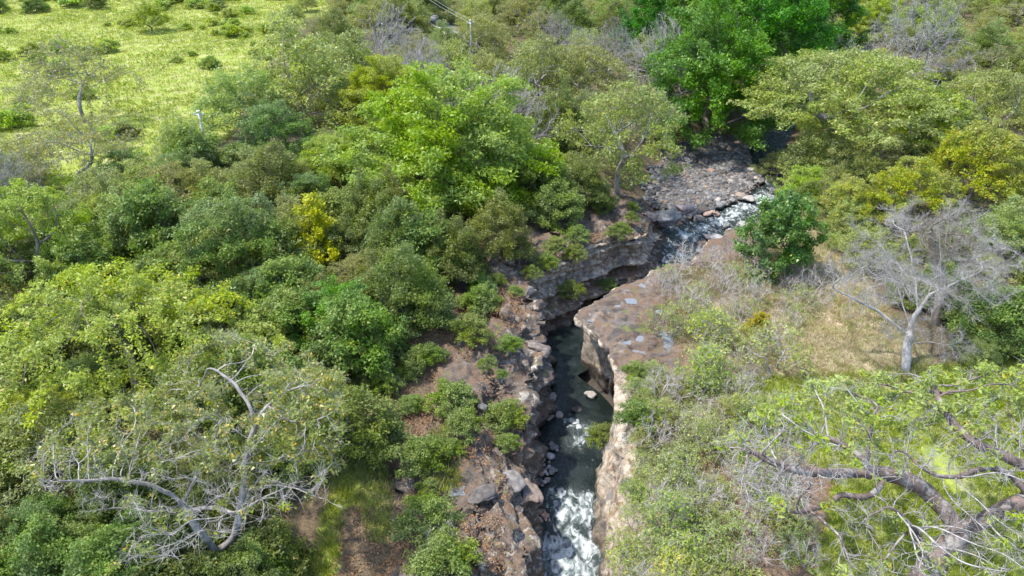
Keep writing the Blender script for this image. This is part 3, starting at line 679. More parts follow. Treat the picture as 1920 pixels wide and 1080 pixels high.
# ------------------------------------------------------------------ tree growing
def grow(rs, att, pos0, par0, step, infl, kill, iters, up=0.08, jit=0.12, iner=0.55):
    MAXN = 9000
    pos = np.zeros((MAXN, 3)); par = np.full(MAXN, -1, int); n = len(pos0)
    pos[:n] = pos0; par[:n] = par0
    idx = np.zeros(len(att), int); dd = np.full(len(att), 1e9); alive = np.ones(len(att), bool)
    def upd(a, b):
        D = ((att[:, None, :] - pos[None, a:b, :]) ** 2).sum(2); j = D.argmin(1); m = D[np.arange(len(att)), j]
        k = m < dd; dd[k] = m[k]; idx[k] = a + j[k]
    upd(0, n)
    for it in range(iters):
        alive &= dd > kill * kill
        if not alive.any(): break
        act = alive & (dd < infl * infl)
        if not act.any():
            act = alive & (dd <= dd[alive].min() * 1.3)
        acc = np.zeros((n, 3)); v = att[act] - pos[idx[act]]; v /= np.linalg.norm(v, axis=1)[:, None]
        np.add.at(acc, idx[act], v); nodes = np.unique(idx[act])
        d = acc[nodes]; d /= np.linalg.norm(d, axis=1)[:, None] + 1e-9
        pd = pos[nodes] - pos[np.maximum(par[nodes], 0)]; pd /= np.linalg.norm(pd, axis=1)[:, None] + 1e-9; d = d + iner * pd
        d = d + np.array([0, 0, up]) + rs.normal(0, jit, d.shape); d /= np.linalg.norm(d, axis=1)[:, None]
        q = pos[nodes] + d * step
        D = ((q[:, None, :] - pos[None, :n, :]) ** 2).sum(2).min(1); ok = D > (0.45 * step) ** 2
        q = q[ok]; nodes = nodes[ok]
        if len(q) == 0 or n + len(q) >= MAXN: break
        pos[n:n + len(q)] = q; par[n:n + len(q)] = nodes; upd(n, n + len(q)); n += len(q)
    return pos[:n].copy(), par[:n].copy()

def radii(par, tip, ex, rmax=None, pw=1.25):
    n = len(par); a = np.zeros(n)
    for i in range(n - 1, -1, -1):
        if a[i] == 0: a[i] = tip ** ex
        if par[i] >= 0: a[par[i]] += a[i]
    r = a ** (1 / ex)
    if rmax: r = tip + (rmax - tip) * ((r - tip) / max(r.max() - tip, 1e-6)) ** pw
    return r

def tubes(pos, par, r, twigmin=0.0):
    """follow the thickest child to make long tubes; returns list of (limb_id, verts, quads)"""
    n = len(par); ch = [[] for _ in range(n)]
    for i in range(n):
        if par[i] >= 0: ch[par[i]].append(i)
    main = np.full(n, -1)
    for i in range(n):
        if ch[i]: main[i] = max(ch[i], key=lambda c: r[c])
    p = pos.copy()
    for _ in range(2):
        q = p.copy(); m = (par >= 0) & (main >= 0)
        q[m] = 0.5 * p[m] + 0.25 * p[par[m]] + 0.25 * p[main[m]]; p = q
    out = []; stack = [(i, -1, 0) for i in range(n) if par[i] < 0]; nid = 0
    while stack:
        s, pr, lid = stack.pop()
        c = [s]
        while main[c[-1]] >= 0: c.append(int(main[c[-1]]))
        for i in c:
            for k in ch[i]:
                if k != main[i]:
                    if lid == 0: nid += 1; stack.append((k, i, nid))
                    else: stack.append((k, i, lid))
        pts = p[c]; rr = r[c]
        if pr >= 0: pts = np.concatenate([p[pr:pr + 1], pts]); rr = np.concatenate([[min(r[pr], rr[0] * 1.25)], rr])
        if len(pts) < 2 or rr[0] < twigmin: continue
        rr = rr.copy(); rr[-1] *= 0.5
        K = 9 if rr[0] > .3 else 7 if rr[0] > 0.12 else 5 if rr[0] > 0.05 else 3
        t = np.gradient(pts, axis=0); t /= np.linalg.norm(t, axis=1)[:, None] + 1e-9
        ref = np.eye(3)[np.abs(t.mean(0)).argmin()]
        u = np.cross(t, ref); u /= np.linalg.norm(u, axis=1)[:, None] + 1e-9; w = np.cross(t, u)
        a = np.linspace(0, 2 * np.pi, K, endpoint=False)
        V = pts[:, None, :] + rr[:, None, None] * (np.cos(a)[None, :, None] * u[:, None, :] + np.sin(a)[None, :, None] * w[:, None, :])
        m = len(pts); g = np.arange(m * K).reshape(m, K); g2 = np.roll(g, -1, 1)
        Q = np.stack([g[:-1], g2[:-1], g2[1:], g[1:]], -1).reshape(-1, 4)
        out.append((lid, V.reshape(-1, 3), Q, rr[0]))
    return out

def twig_spray(rs, pos, par, r, sel, k, ln, rad, up=.3):
    i = np.where(sel & (par >= 0))[0]; i = np.repeat(i, k); n = len(i)
    d0 = pos[i] - pos[par[i]]; d0 /= np.linalg.norm(d0, axis=1)[:, None] + 1e-9
    d = d0 * .7 + rs.normal(0, .55, (n, 3)) + np.array([0, 0, up]); d /= np.linalg.norm(d, axis=1)[:, None]
    a = pos[i] - d0 * rs.uniform(0, .25, n)[:, None]; L = ln * rs.uniform(.4, 1.3, n)[:, None]
    m = a + d * L * .5 + rs.normal(0, .06, (n, 3)) * L; b = a + d * L + rs.normal(0, .12, (n, 3)) * L
    u = np.cross(d, np.array([.3, .5, .8])); u /= np.linalg.norm(u, axis=1)[:, None] + 1e-9; w = np.cross(d, u)
    V = []
    for p, q in ((a, 1.0), (m, .75), (b, .35)):
        for t in (0, 2.094, 4.189): V.append(p + (u * math.cos(t) + w * math.sin(t)) * rad * q)
    V = np.stack(V, 1).reshape(-1, 3); o = np.arange(n)[:, None] * 9
    F = []
    for s_ in (0, 3):
        for j in range(3): F.append(o + np.array([[s_ + j, s_ + (j + 1) % 3, s_ + 3 + (j + 1) % 3, s_ + 3 + j]]))
    return V, np.concatenate(F)

def join(parts):
    V = []; Q = []; b = 0
    for _, v, q, _r in parts: V.append(v); Q.append(q + b); b += len(v)
    return np.concatenate(V), np.concatenate(Q)

def leaves(rs, centers, per, spread, size, flat=0.6, upb=0.8, out=None, aspect=0.5, droop=0.0, quad=False):
    n = len(centers) * per
    c = np.repeat(centers, per, 0)
    off = rs.normal(size=(n, 3)); off /= np.linalg.norm(off, axis=1)[:, None]; off *= (rs.rand(n) ** 0.5)[:, None] * spread * np.array([1, 1, flat])
    p = c + off
    nr = rs.normal(size=(n, 3)) * 0.75 + np.array([0, 0, upb]) + off / max(spread, 1e-3) * 0.5
    nr /= np.linalg.norm(nr, axis=1)[:, None]
    d = rs.normal(size=(n, 3)); d[:, 2] -= droop; d -= (d * nr).sum(1)[:, None] * nr; d /= np.linalg.norm(d, axis=1)[:, None] + 1e-9
    s = np.cross(nr, d); L = size * (0.5 + 1.1 * rs.rand(n) ** 1.5)[:, None]
    a = p - d * L * .5; b = p + d * L * .5
    m = p + d * L * 0.05 ; W = L * aspect * .5
    if quad:
        V = np.stack([a, m + s * W + nr * L * .10, b, m - s * W + nr * L * .10], 1).reshape(-1, 3); F = np.arange(n * 4).reshape(n, 4)
    else:
        V = np.stack([a + s * W * 1.05, b, a - s * W * 1.05 + nr * L * .12], 1).reshape(-1, 3); F = np.arange(n * 3).reshape(n, 3)
    cl = np.repeat(rs.rand(len(centers)), per)
    return V, F, np.clip(0.55 * rs.rand(n) + 0.45 * cl, 0, 1)

def crown_points(rs, R, zb, hd, nl, rl, natt, lflat=0.7, lobe_top=0.0, fill=0.35, power=1.7):
    """attractors in lumpy lobes set on a dome"""
    out = []
    ang = np.arange(nl) * 2.39996 + rs.rand() * 6
    for i in range(nl):
        q = math.sqrt((i + .5) / nl); rad = (R - rl * .6) * q * rs.uniform(.70, 1.12)
        zc = zb + hd * (1 - q ** power) * rs.uniform(.85, 1.1) + rs.normal(0, .11 * hd)
        if rs.rand() < fill: zc -= hd * rs.uniform(.15, .5)
        k = max(3, natt // nl); v = rs.normal(size=(k, 3)); v /= np.linalg.norm(v, axis=1)[:, None]
        v[:, 2] = np.abs(v[:, 2]) * np.where(rs.rand(k) < .8, 1, -.6)
        r_ = rl * rs.uniform(.75, 1.25)
        v *= (rs.uniform(.55, 1, k) ** .5)[:, None] * np.array([r_, r_, r_ * lflat])
        out.append(v + np.array([math.cos(ang[i]) * rad, math.sin(ang[i]) * rad, zc]))
    k = max(6, natt // 14); a = rs.uniform(0, 6.283, k); q = np.sqrt(rs.rand(k)); m = rs.uniform(1.0, 1.22, k)
    zc = zb + (hd * (1 - q ** power) + rl * lflat * rs.rand(k)) * m
    out.append(np.stack([np.cos(a) * R * q * m, np.sin(a) * R * q * m, zc], 1))
    return np.concatenate(out)

PROTO = {}
def proto(key, seed, R, zb, hd, nl, rl, natt, leaf=None, bark='brown', per=30, spread=.6, size=.3, flat=.55, upb=.8, aspect=.55,
          step=.45, infl=None, kill=None, trunk_h=None, trunk_r=None, tip=.015, ex=2.4, lflat=.7, fill=.35, power=1.7, stems=1,
          leafprob=1.0, up=.06, jit=.12, twigmin=0.0, droop=0.0, iters=90, leafmin=None, spray=0, sprayl=.6, sprayr=.008, pw=1.25):
    rs = np.random.RandomState(seed)
    att = crown_points(rs, R, zb, hd, nl, rl, natt, lflat, 0, fill, power)
    att = att[att[:, 2] > 0.15]
    th = trunk_h if trunk_h is not None else zb * .6
    pos0 = []; par0 = []
    for s in range(stems):
        k = max(2, int(th / step) + 1); lean = rs.normal(0, .07 if stems == 1 else .45, 2); o = rs.normal(0, .15, 2) * (stems > 1)
        for i in range(k):
            h = i * th / (k - 1); wob = .025 * th * math.sin(h * 1.3 + s)
            pos0.append([o[0] + lean[0] * h + wob, o[1] + lean[1] * h, h - .25]); par0.append(len(pos0) - 2 if i else -1)
    pos, par = grow(rs, att, np.array(pos0), np.array(par0), step, infl or 6 * step, kill or 1.3 * step, iters, up, jit)
    r = radii(par, tip, ex, trunk_r, pw)
    tb = tubes(pos, par, r, twigmin)
    P_ = {}
    bm_ = BARK[bark]
    tr = [t for t in tb if t[0] == 0]; br = [t for t in tb if t[0] != 0]
    P_['stems'] = [mesh_np('trunk' if len(tr) == 1 else 'stem', t[1], [t[2]], bm_, True) for t in tr]; P_['loose'] = bool(spray)
    if br:
        v, q = join(br)
        if spray:
            V, F = twig_spray(rs, pos, par, r, r < tip * 2.6, spray, sprayl, sprayr); F = F + len(v); v = np.concatenate([v, V]); q = np.concatenate([q, F])
        P_['branches'] = mesh_np('branches', v, [q], bm_, True)
    if leaf:
        hasch = np.zeros(len(par), bool); hasch[par[par >= 0]] = True
        c = pos[(~hasch) | (r < tip * 1.75)]; c = c[c[:, 2] > (leafmin if leafmin is not None else .1)]
        c = c[rs.rand(len(c)) < leafprob]
        V, F, T = leaves(rs, c, per, spread, size, flat, upb, None, aspect, droop)
        P_['crown'] = mesh_np('crown', V, [F], LEAF[leaf], False, fattr=dict(tint=T))
    allp = att
    P_['R'] = R; P_['zc'] = zb + hd * .45; P_['H'] = zb + hd + rl * lflat
    P_['stat'] = (len(par), len(P_['crown'].polygons) if leaf else 0)
    PROTO[key] = P_
    return P_

def spawn(key, name, x, y, z, s, sz=1.0, rz=None, label=None, cat=None, group=None):
    p = PROTO[key]
    e = empty(name, (x, y, z)); u_ = rnd.uniform(.9, 1.12); e.scale = (s * u_, s / u_, s * sz); e.rotation_euler = (rnd.uniform(-.07, .07), rnd.uniform(-.07, .07), rnd.uniform(0, 6.283) if rz is None else rz)
    for m in p['stems']:
        o = bpy.data.objects.new(m.name.split('.')[0], m); COL.objects.link(o); o.parent = e
    for part in ('branches', 'crown'):
        if part in p:
            o = bpy.data.objects.new(part, p[part]); COL.objects.link(o); o.parent = e
            if part == 'branches' and p['loose']: o['kind'] = 'stuff'
    return tag(e, label, cat, group)

def place(key, name, px, py, wpx, label, cat='tree', group=None, sz=1.0, rz=None):
    """stand a tree so that its crown is centred on a photo pixel and is wpx wide there"""
    p = PROTO[key]; z0 = 0.0
    for _ in range(8):
        s0 = 1.0
        for _ in range(6):
            a = at(px, py, z0 + s0 * sz * p['zc']); s0 = wpx * a[2] / FOC / (2 * p['R'])
        z0 = tz(a[0], a[1])
    return spawn(key, name, a[0], a[1], z0 - .05, s0, sz, rz, label, cat, group)

# ---- kinds
import time as _t
_t0 = _t.time()
def two(key, seed, **k):
    proto(key + '0', seed, **k); proto(key + '1', seed + 50, **k)
two('lime', 1, R=8, zb=1.8, hd=6.6, nl=56, rl=2.0, natt=1700, leaf='lime', bark='brown', per=88, spread=.85, size=0.22, flat=.45, step=.5, trunk_r=.38, lflat=.6, trunk_h=3.0, fill=.45, leafmin=.8)
proto('knob0', 3, R=7, zb=3, hd=6, nl=34, rl=1.5, natt=900, leaf='lime', bark='brown', per=84, spread=.6, size=0.19, flat=.7, step=.45, trunk_r=.3, lflat=.8)
proto('mound0', 4, R=9, zb=2.6, hd=6.2, nl=90, rl=1.1, natt=1500, leaf='mound', bark='brown', per=39, spread=.5, size=0.185, flat=.5, step=.42, trunk_r=.3, lflat=.7, power=2.2, fill=.2, stems=3, pw=2.0, spray=1, sprayl=.5)
two('feather', 5, R=6, zb=1.6, hd=5.6, nl=34, rl=1.5, natt=900, leaf='feather', bark='brown', per=84, spread=.7, size=0.18, flat=.35, step=.42, trunk_r=.22, lflat=.45, fill=.4)
proto('fresh0', 7, R=4.5, zb=1.4, hd=4.6, nl=26, rl=1.2, natt=700, leaf='fresh', bark='brown', per=60, spread=.6, size=0.202, flat=.4, step=.4, trunk_r=.2, lflat=.5)
two('dark', 8, R=4.5, zb=1.0, hd=5.2, nl=26, rl=1.5, natt=600, leaf='dark', bark='brown', per=84, spread=.75, size=0.2, flat=.7, step=.45, trunk_r=.18, lflat=.8, fill=.45)
two('olive', 11, R=6, zb=3, hd=4.6, nl=34, rl=1.5, natt=900, leaf='olive', bark='grey', per=30, spread=.65, size=0.202, flat=.5, step=.42, trunk_r=.24, lflat=.6)
two('pale', 13, R=5, zb=1.6, hd=4.6, nl=28, rl=1.5, natt=700, leaf='pale', bark='grey', per=39, spread=.75, size=0.227, flat=.55, step=.45, trunk_r=.2, lflat=.65)
proto('umbrella0', 15, R=9, zb=5.4, hd=4.6, nl=80, rl=1.5, natt=1700, leaf='umbrella', bark='grey', per=39, spread=.7, size=0.218, flat=.4, step=.45, trunk_r=.42, lflat=.45, trunk_h=4.4, fill=.2, pw=1.9, power=2.0)
two('deep', 16, R=6.5, zb=1.2, hd=10, nl=70, rl=1.5, natt=1300, leaf='deep', bark='brown', per=96, spread=.7, size=0.2, flat=.75, step=.5, trunk_r=.35, lflat=.9, power=2.4, fill=.3)
two('thin', 18, R=6, zb=3, hd=4.5, nl=40, rl=1.4, natt=1000, leaf='greyleaf', bark='grey', per=15, spread=.5, size=0.168, flat=.5, step=.42, trunk_r=.2, lflat=.6, spray=3, sprayl=.7, sprayr=.012, pw=1.5)
two('bare', 20, R=5.5, zb=3.2, hd=6, nl=60, rl=1.3, natt=3600, bark='pale', step=.27, trunk_r=.3, lflat=.8, fill=.5, tip=.013, kill=.3, ex=2.2, up=.1, jit=.22, spray=3, sprayl=.7, sprayr=.011, pw=1.6)
two('yellow', 22, R=6, zb=3, hd=4.8, nl=32, rl=1.5, natt=900, leaf='yellow', bark='brown', per=45, spread=.65, size=0.235, flat=.5, step=.42, trunk_r=.22, lflat=.55)
proto('gold0', 24, R=2, zb=.8, hd=2.4, nl=14, rl=.8, natt=300, leaf='gold', bark='brown', per=51, spread=.36, size=0.168, flat=.8, step=.28, trunk_r=.1)
proto('round0', 25, R=3.4, zb=1.6, hd=4.0, nl=40, rl=1.0, natt=700, leaf='round', bark='brown', per=62, spread=.5, size=0.18, flat=.8, step=.36, trunk_r=.14, stems=2, lflat=.9, power=3, aspect=.7)
two('bush', 26, R=1.3, zb=.35, hd=.8, nl=16, rl=.45, natt=160, leaf='bushy', bark='brown', per=33, spread=.3, size=0.168, flat=.7, step=.2, trunk_r=.04, stems=3)
proto('darkbush0', 28, R=1.3, zb=.35, hd=.9, nl=16, rl=.45, natt=160, leaf='dark', bark='brown', per=39, spread=.3, size=0.168, flat=.7, step=.2, trunk_r=.04, stems=3)
two('shelf', 30, R=1.7, zb=.5, hd=1.2, nl=26, rl=.5, natt=420, leaf='shelf', bark='brown', per=39, spread=.32, size=0.126, flat=.5, step=.22, trunk_r=.05, stems=3, lflat=.6)
two('twig', 32, R=1.8, zb=.9, hd=1.4, nl=22, rl=.6, natt=420, bark='pink', step=.2, trunk_r=.045, stems=5, tip=.009, ex=2.2, trunk_h=.5, kill=.26, jit=.25, up=.15, spray=4, sprayl=.5, sprayr=.007, pw=1.5)
two('scrub', 34, R=1.8, zb=.8, hd=1.5, nl=24, rl=.6, natt=420, leaf='pale', bark='twig', per=10, spread=.3, size=0.126, flat=.7, step=.22, trunk_r=.045, stems=4, tip=.009, jit=.22, up=.12, leafprob=.7, spray=3, sprayl=.4, sprayr=.006, pw=1.4)
proto('limebush0', 36, R=1.8, zb=.6, hd=1.6, nl=22, rl=.6, natt=380, leaf='limy', bark='twig', per=9, spread=.35, size=.143, flat=.7, step=.22, trunk_r=.04, stems=4, jit=.2, spray=3, sprayl=.4, sprayr=.006)
two('under', 37, R=2.6, zb=.7, hd=2.2, nl=20, rl=.9, natt=320, leaf='dark', bark='brown', per=51, spread=.55, size=0.218, flat=.7, step=.34, trunk_r=.07, stems=3)
two('mid', 39, R=3.2, zb=1.0, hd=3.0, nl=24, rl=1.0, natt=420, leaf='shelf', bark='brown', per=76, spread=.6, size=0.18, flat=.6, step=.36, trunk_r=.1, stems=2)
print('protos', round(_t.time() - _t0, 1), {k: v['stat'] for k, v in PROTO.items()})

# ---- named trees and shrubs:  kind, object name, px, py, width px, label[, category, height factor]
LIST = [
 # left side and centre
 ('lime0','bright_green_tree',835,262,400,'largest bright lime green tree, domed over the dark wood in the middle','tree',1.0),
 ('lime1','bright_green_tree',730,170,200,'bright lime tree behind the left shoulder of the big lime dome','tree'),
 ('lime1','bright_green_tree',640,300,170,'small lime tree at the left foot of the big lime dome','tree'),
 ('lime0','bright_green_tree',900,372,110,'lime green low branch tree hanging over the dark thicket','tree'),
 ('knob0','bright_green_tree',50,440,270,'vivid lime tree with knobby clumps at the left edge','tree',1.1),
 ('knob0','bright_green_tree',185,400,110,'small vivid lime tree beside the knobby one at the left edge','tree'),
 ('mound0','mounded_tree',225,640,540,'huge yellow green mounded tree above the bare grey limbs','tree',1.0),
 ('mound0','mounded_tree',60,800,230,'yellow green mounded tree at the lower left edge','tree'),
 ('feather0','feathery_tree',430,450,270,'wide blue green feathery tree left of the yellow bush','tree'),
 ('feather1','feathery_tree',280,420,170,'blue green feathery tree behind the lime tree edge','tree'),
 ('fresh0','feathery_tree',632,590,185,'fresh green feathery tree right of the dark gap','tree'),
 ('feather1','feathery_tree',500,560,150,'shaded blue green tree under the wide feathery crown','tree'),
 ('feather0','feathery_tree',520,245,170,'blue green crown below the thin lime tree by the field','tree'),
 ('gold0','yellow_bush',593,440,112,'golden yellow bush glowing among dark green trees','bush',1.2),
 ('pale0','pale_green_tree',560,140,230,'thin pale lime tree at the right edge of the meadow','tree'),
 ('pale1','pale_green_tree',450,190,170,'pale lime shrubby tree spilling into the meadow','tree'),
 ('pale0','pale_green_tree',660,130,150,'pale green tree between the meadow and the big lime dome','tree'),
 ('thin0','thin_tree',130,140,220,'airy brown green tree with open branches in the meadow','tree'),
 ('thin1','thin_tree',125,265,210,'grey brown nearly leafless tree below the airy meadow tree','tree'),
 ('bare0','bare_tree',20,330,120,'bare dark grey tree at the left edge above the lime tree','tree'),
 ('yellow0','meadow_tree',278,28,72,'rounded yellow green tree with visible trunk at the top of the meadow','tree'),
 ('olive1','olive_tree',700,30,110,'grey green tree left of the road at the top edge','tree'),
 ('dark1','dark_tree',800,8,100,'dark tree behind the road at the top edge','tree'),
 ('olive0','olive_tree',905,60,120,'round crowned olive tree beside the road bend','tree'),
 ('pale1','pale_green_tree',850,118,110,'pale tree just in front of the road bend','tree'),
 ('olive1','olive_tree',780,85,90,'olive shrubby tree in front of the road','tree'),
 ('thin0','thin_tree',588,48,70,'slender grey green tree at the top right of the meadow','tree'),
 ('olive0','olive_tree',1165,235,250,'olive tree leaning over the gravel bar with pale twisted trunk','tree',1.2),
 ('olive1','olive_tree',1010,130,200,'dull olive tree behind the big lime dome','tree'),
 ('olive0','olive_tree',1100,130,180,'olive crown above the one leaning over the gravel bar','tree'),
 ('bare1','bare_tree',960,200,190,'dark grey twiggy tree right of the lime dome top','tree'),
 ('bare0','bare_tree',1235,105,180,'bare tree with pale forking twigs against the deep green crowns','tree'),
 ('bare1','bare_tree',735,68,150,'silver grey bare tree near the road','tree'),
 ('bare0','bare_tree',800,120,130,'pinkish grey bare tree beside the road bend','tree'),
 ('deep0','deep_green_tree',1340,150,270,'dense deep green tree with trailing clumps beside the gravel bar','tree',1.0),
 ('deep1','deep_green_tree',1262,30,200,'bright topped deep green tree at the top edge','tree'),
 ('deep1','deep_green_tree',1440,70,240,'tall dark green tree behind the umbrella crown','tree',1.15),
 ('deep0','deep_green_tree',1350,50,240,'dense green tree between the bright topped and the tall dark ones','tree'),
 ('deep0','deep_green_tree',1500,95,130,'deep green tree on the river bank left of the umbrella crown','tree'),
 ('lime0','bright_green_tree',1640,40,130,'lime crown at the top edge between the dense trees and the bare one','tree'),
 ('deep1','deep_green_tree',1545,28,170,'lime topped dense tree at the top edge right of the dark ones','tree'),
 ('umbrella0','umbrella_tree',1590,165,380,'broad flat topped umbrella tree with dark forked trunk','tree',1.0),
 ('bare1','bare_tree',1720,65,230,'bare grey brown tree behind the umbrella crown','tree'),
 ('olive0','olive_tree',1850,190,220,'grey green tree right of the umbrella crown','tree'),
 ('yellow0','yellow_green_tree',1845,300,210,'yellow orange crowned tree at the right edge','tree'),
 ('yellow1','yellow_green_tree',1715,345,160,'yellow green tree between the umbrella tree and the bare grey one','tree'),
 ('yellow1','yellow_green_tree',1610,370,130,'low yellow green tree above the round green tree','tree'),
 ('pale1','flowering_tree',1535,300,170,'pale green tree dotted white, below the umbrella tree','tree'),
 ('olive1','olive_tree',1460,310,90,'olive shrubby tree overhanging the rapids','tree'),
 ('olive1','olive_tree',1640,275,150,'olive crown tucked under the umbrella tree','tree'),
 ('round0','round_tree',1462,437,150,'round glossy green tree standing beside the rapids','tree',1.05),
 ('pale0','pale_green_tree',1890,440,150,'pale green tree right of the big bare grey tree','tree'),
 ('mid0','green_shrub_tree',1880,590,170,'green shrubby tree at the right edge beside the bare tree','tree'),
 ('pale1','pale_green_tree',1620,460,110,'pale shrubby tree behind the left side of the bare grey tree','tree'),
 # dark wood by the gorge
 ('dark0','understory_tree',525,350,170,'dark olive tree with black stems above the golden bush','tree'),
 ('dark1','understory_tree',690,395,150,'dark tree between the golden bush and the lime dome','tree'),
 ('dark0','understory_tree',745,455,180,'tall dark thicket tree below the lime dome','tree'),
 ('dark1','understory_tree',850,470,150,'dark leafy tree at the gorge edge under the hanging lime branch','tree'),
 ('dark0','understory_tree',935,425,140,'dark green tree above the cliff top litter','tree'),
 ('mid0','understory_tree',1040,378,110,'medium green tree above the back cliff of the gorge','tree'),
 ('mid1','understory_tree',1010,345,150,'deep shade tree right of the lime dome foot','tree'),
 ('dark1','understory_tree',1090,345,110,'dark shrubby tree under the leaning olive tree','tree'),
 ('dark0','understory_tree',705,560,130,'dark tree right of the fresh green feathery crown','tree'),
 ('olive1','olive_tree',600,655,100,'dull olive shrubby tree below the fresh green crown','tree'),
 ('dark1','understory_tree',680,660,120,'dark shrubby tree at the upper end of the left shelf','tree'),
 ('mid1','understory_tree',790,530,100,'leafy green tree overhanging the upper left shelf','tree'),
 ('mid0','green_shrub',1130,375,50,'green shrub at the gravel bar side of the cliff top','shrub'),
 ('shelf1','green_shrub',1186,385,34,'small dark green bush at the end of the cliff top','shrub'),
 ('olive0','olive_tree',315,345,140,'grey green shrubby tree below the concrete pole','tree'),
 ('olive1','olive_tree',485,325,160,'olive shrubby tree right of the concrete pole','tree'),
 # left shelf shrubs
 ('shelf0','shelf_shrub',882,612,84,'bright green shrub on the litter above the dark pool','shrub'),
 ('shelf1','shelf_shrub',955,640,52,'thin green shrub on the pale boulder edge of the pool','shrub'),
 ('shelf0','shelf_shrub',915,678,40,'small pale green shrub in a cleft of the left shelf','shrub'),
 ('shelf1','shelf_shrub',940,705,28,'tiny green shrub above the long pale rib','shrub'),
 ('shelf0','shelf_shrub',845,742,96,'wide green shrub in the upper middle of the left shelf','shrub'),
 ('shelf1','shelf_shrub',868,790,80,'green shrub just below the wide one on the left shelf','shrub'),
 ('shelf0','shelf_shrub',945,775,88,'green shrub hanging over the left wall of the gorge','shrub'),
 ('shelf1','shelf_shrub',948,825,50,'narrow green shrub below the one hanging over the left wall','shrub'),
 ('shelf1','shelf_shrub',790,845,105,'dark green dense shrub left of the dark shelf pool','shrub'),
 ('shelf0','shelf_shrub',850,835,50,'small shrub between the dense shrub and the dark shelf pool','shrub'),
 ('shelf0','shelf_shrub',800,912,48,'small yellowish green shrub below the dark shelf pool','shrub'),
 ('shelf1','shelf_shrub',800,970,120,'broad dark green shrub low on the left shelf','shrub'),
 ('shelf0','shelf_shrub',830,1045,140,'green shrub at the bottom edge of the left shelf','shrub'),
 ('twig0','bare_shrub',825,1005,90,'dead grey twiggy shrub between the two lowest shelf shrubs','shrub'),
 ('shelf0','shelf_shrub',780,670,70,'dark shrub at the upper left corner of the shelf','shrub'),
 ('shelf1','shelf_shrub',725,770,60,'green shrub at the left margin of the shelf litter','shrub'),
 ('shelf1','shelf_shrub',900,560,80,'shaded shrub on the litter slope over the shelf','shrub'),
 # right wall and scrub
 ('shelf0','wall_shrub',1195,775,84,'green shrub spilling down the cream right wall','shrub'),
 ('shelf1','wall_shrub',1130,815,66,'green shrub hanging over the small rapid','shrub'),
 ('limebush0','yellow_shrub',1255,960,120,'bright yellow green shrub on the right bank near the white water','shrub'),
 ('limebush0','yellow_shrub',1345,610,110,'yellow green shrub with twigs at the end of the brown slab','shrub'),
 ('gold0','yellow_bush',1425,610,52,'small golden leaved bush among the dry twigs','bush'),
 ('limebush0','yellow_shrub',1330,680,120,'lime shrub at the foot of the dry twig thicket','shrub'),
 ('scrub0','leafy_scrub',1270,870,120,'green leafy scrub on the right rim above the cobbles','shrub'),
 ('scrub1','leafy_scrub',1460,640,150,'thin low tree lying across the dry grass','shrub'),
 ('mid0','green_shrub',480,1050,130,'green leafy shrub at the foot of the bare grey limbs','shrub'),
 ('feather0','feathery_tree',60,985,180,'dark feathery tree in the lower left corner','tree'),
 ('mid1','green_shrub',250,1010,150,'dark green shrub behind the lowest bare limb','shrub'),
 ('under0','green_shrub',370,1075,120,'shaded shrub at the bottom edge under the bare limbs','shrub'),
 ('pale0','pale_shrub',60,1065,110,'pale green shrub at the bottom left corner','shrub'),
]
PLACED = []; CLEAR = [(384, 255, 26, at(391, 292, 0)[2])]
for it in LIST:
    k_, nm, px, py, w, lb, ct = it[:7]
    e = place(k_, nm, px, py, w, lb, ct, sz=it[7] if len(it) > 7 else 1.0)
    if k_[:-1] not in ('dark', 'mid', 'under'): CLEAR.append((px, py, w / 2, at(px, py, 4)[2]))
    PLACED.append((e.location.x, e.location.y, PROTO[k_]['R'] * e.scale.x))

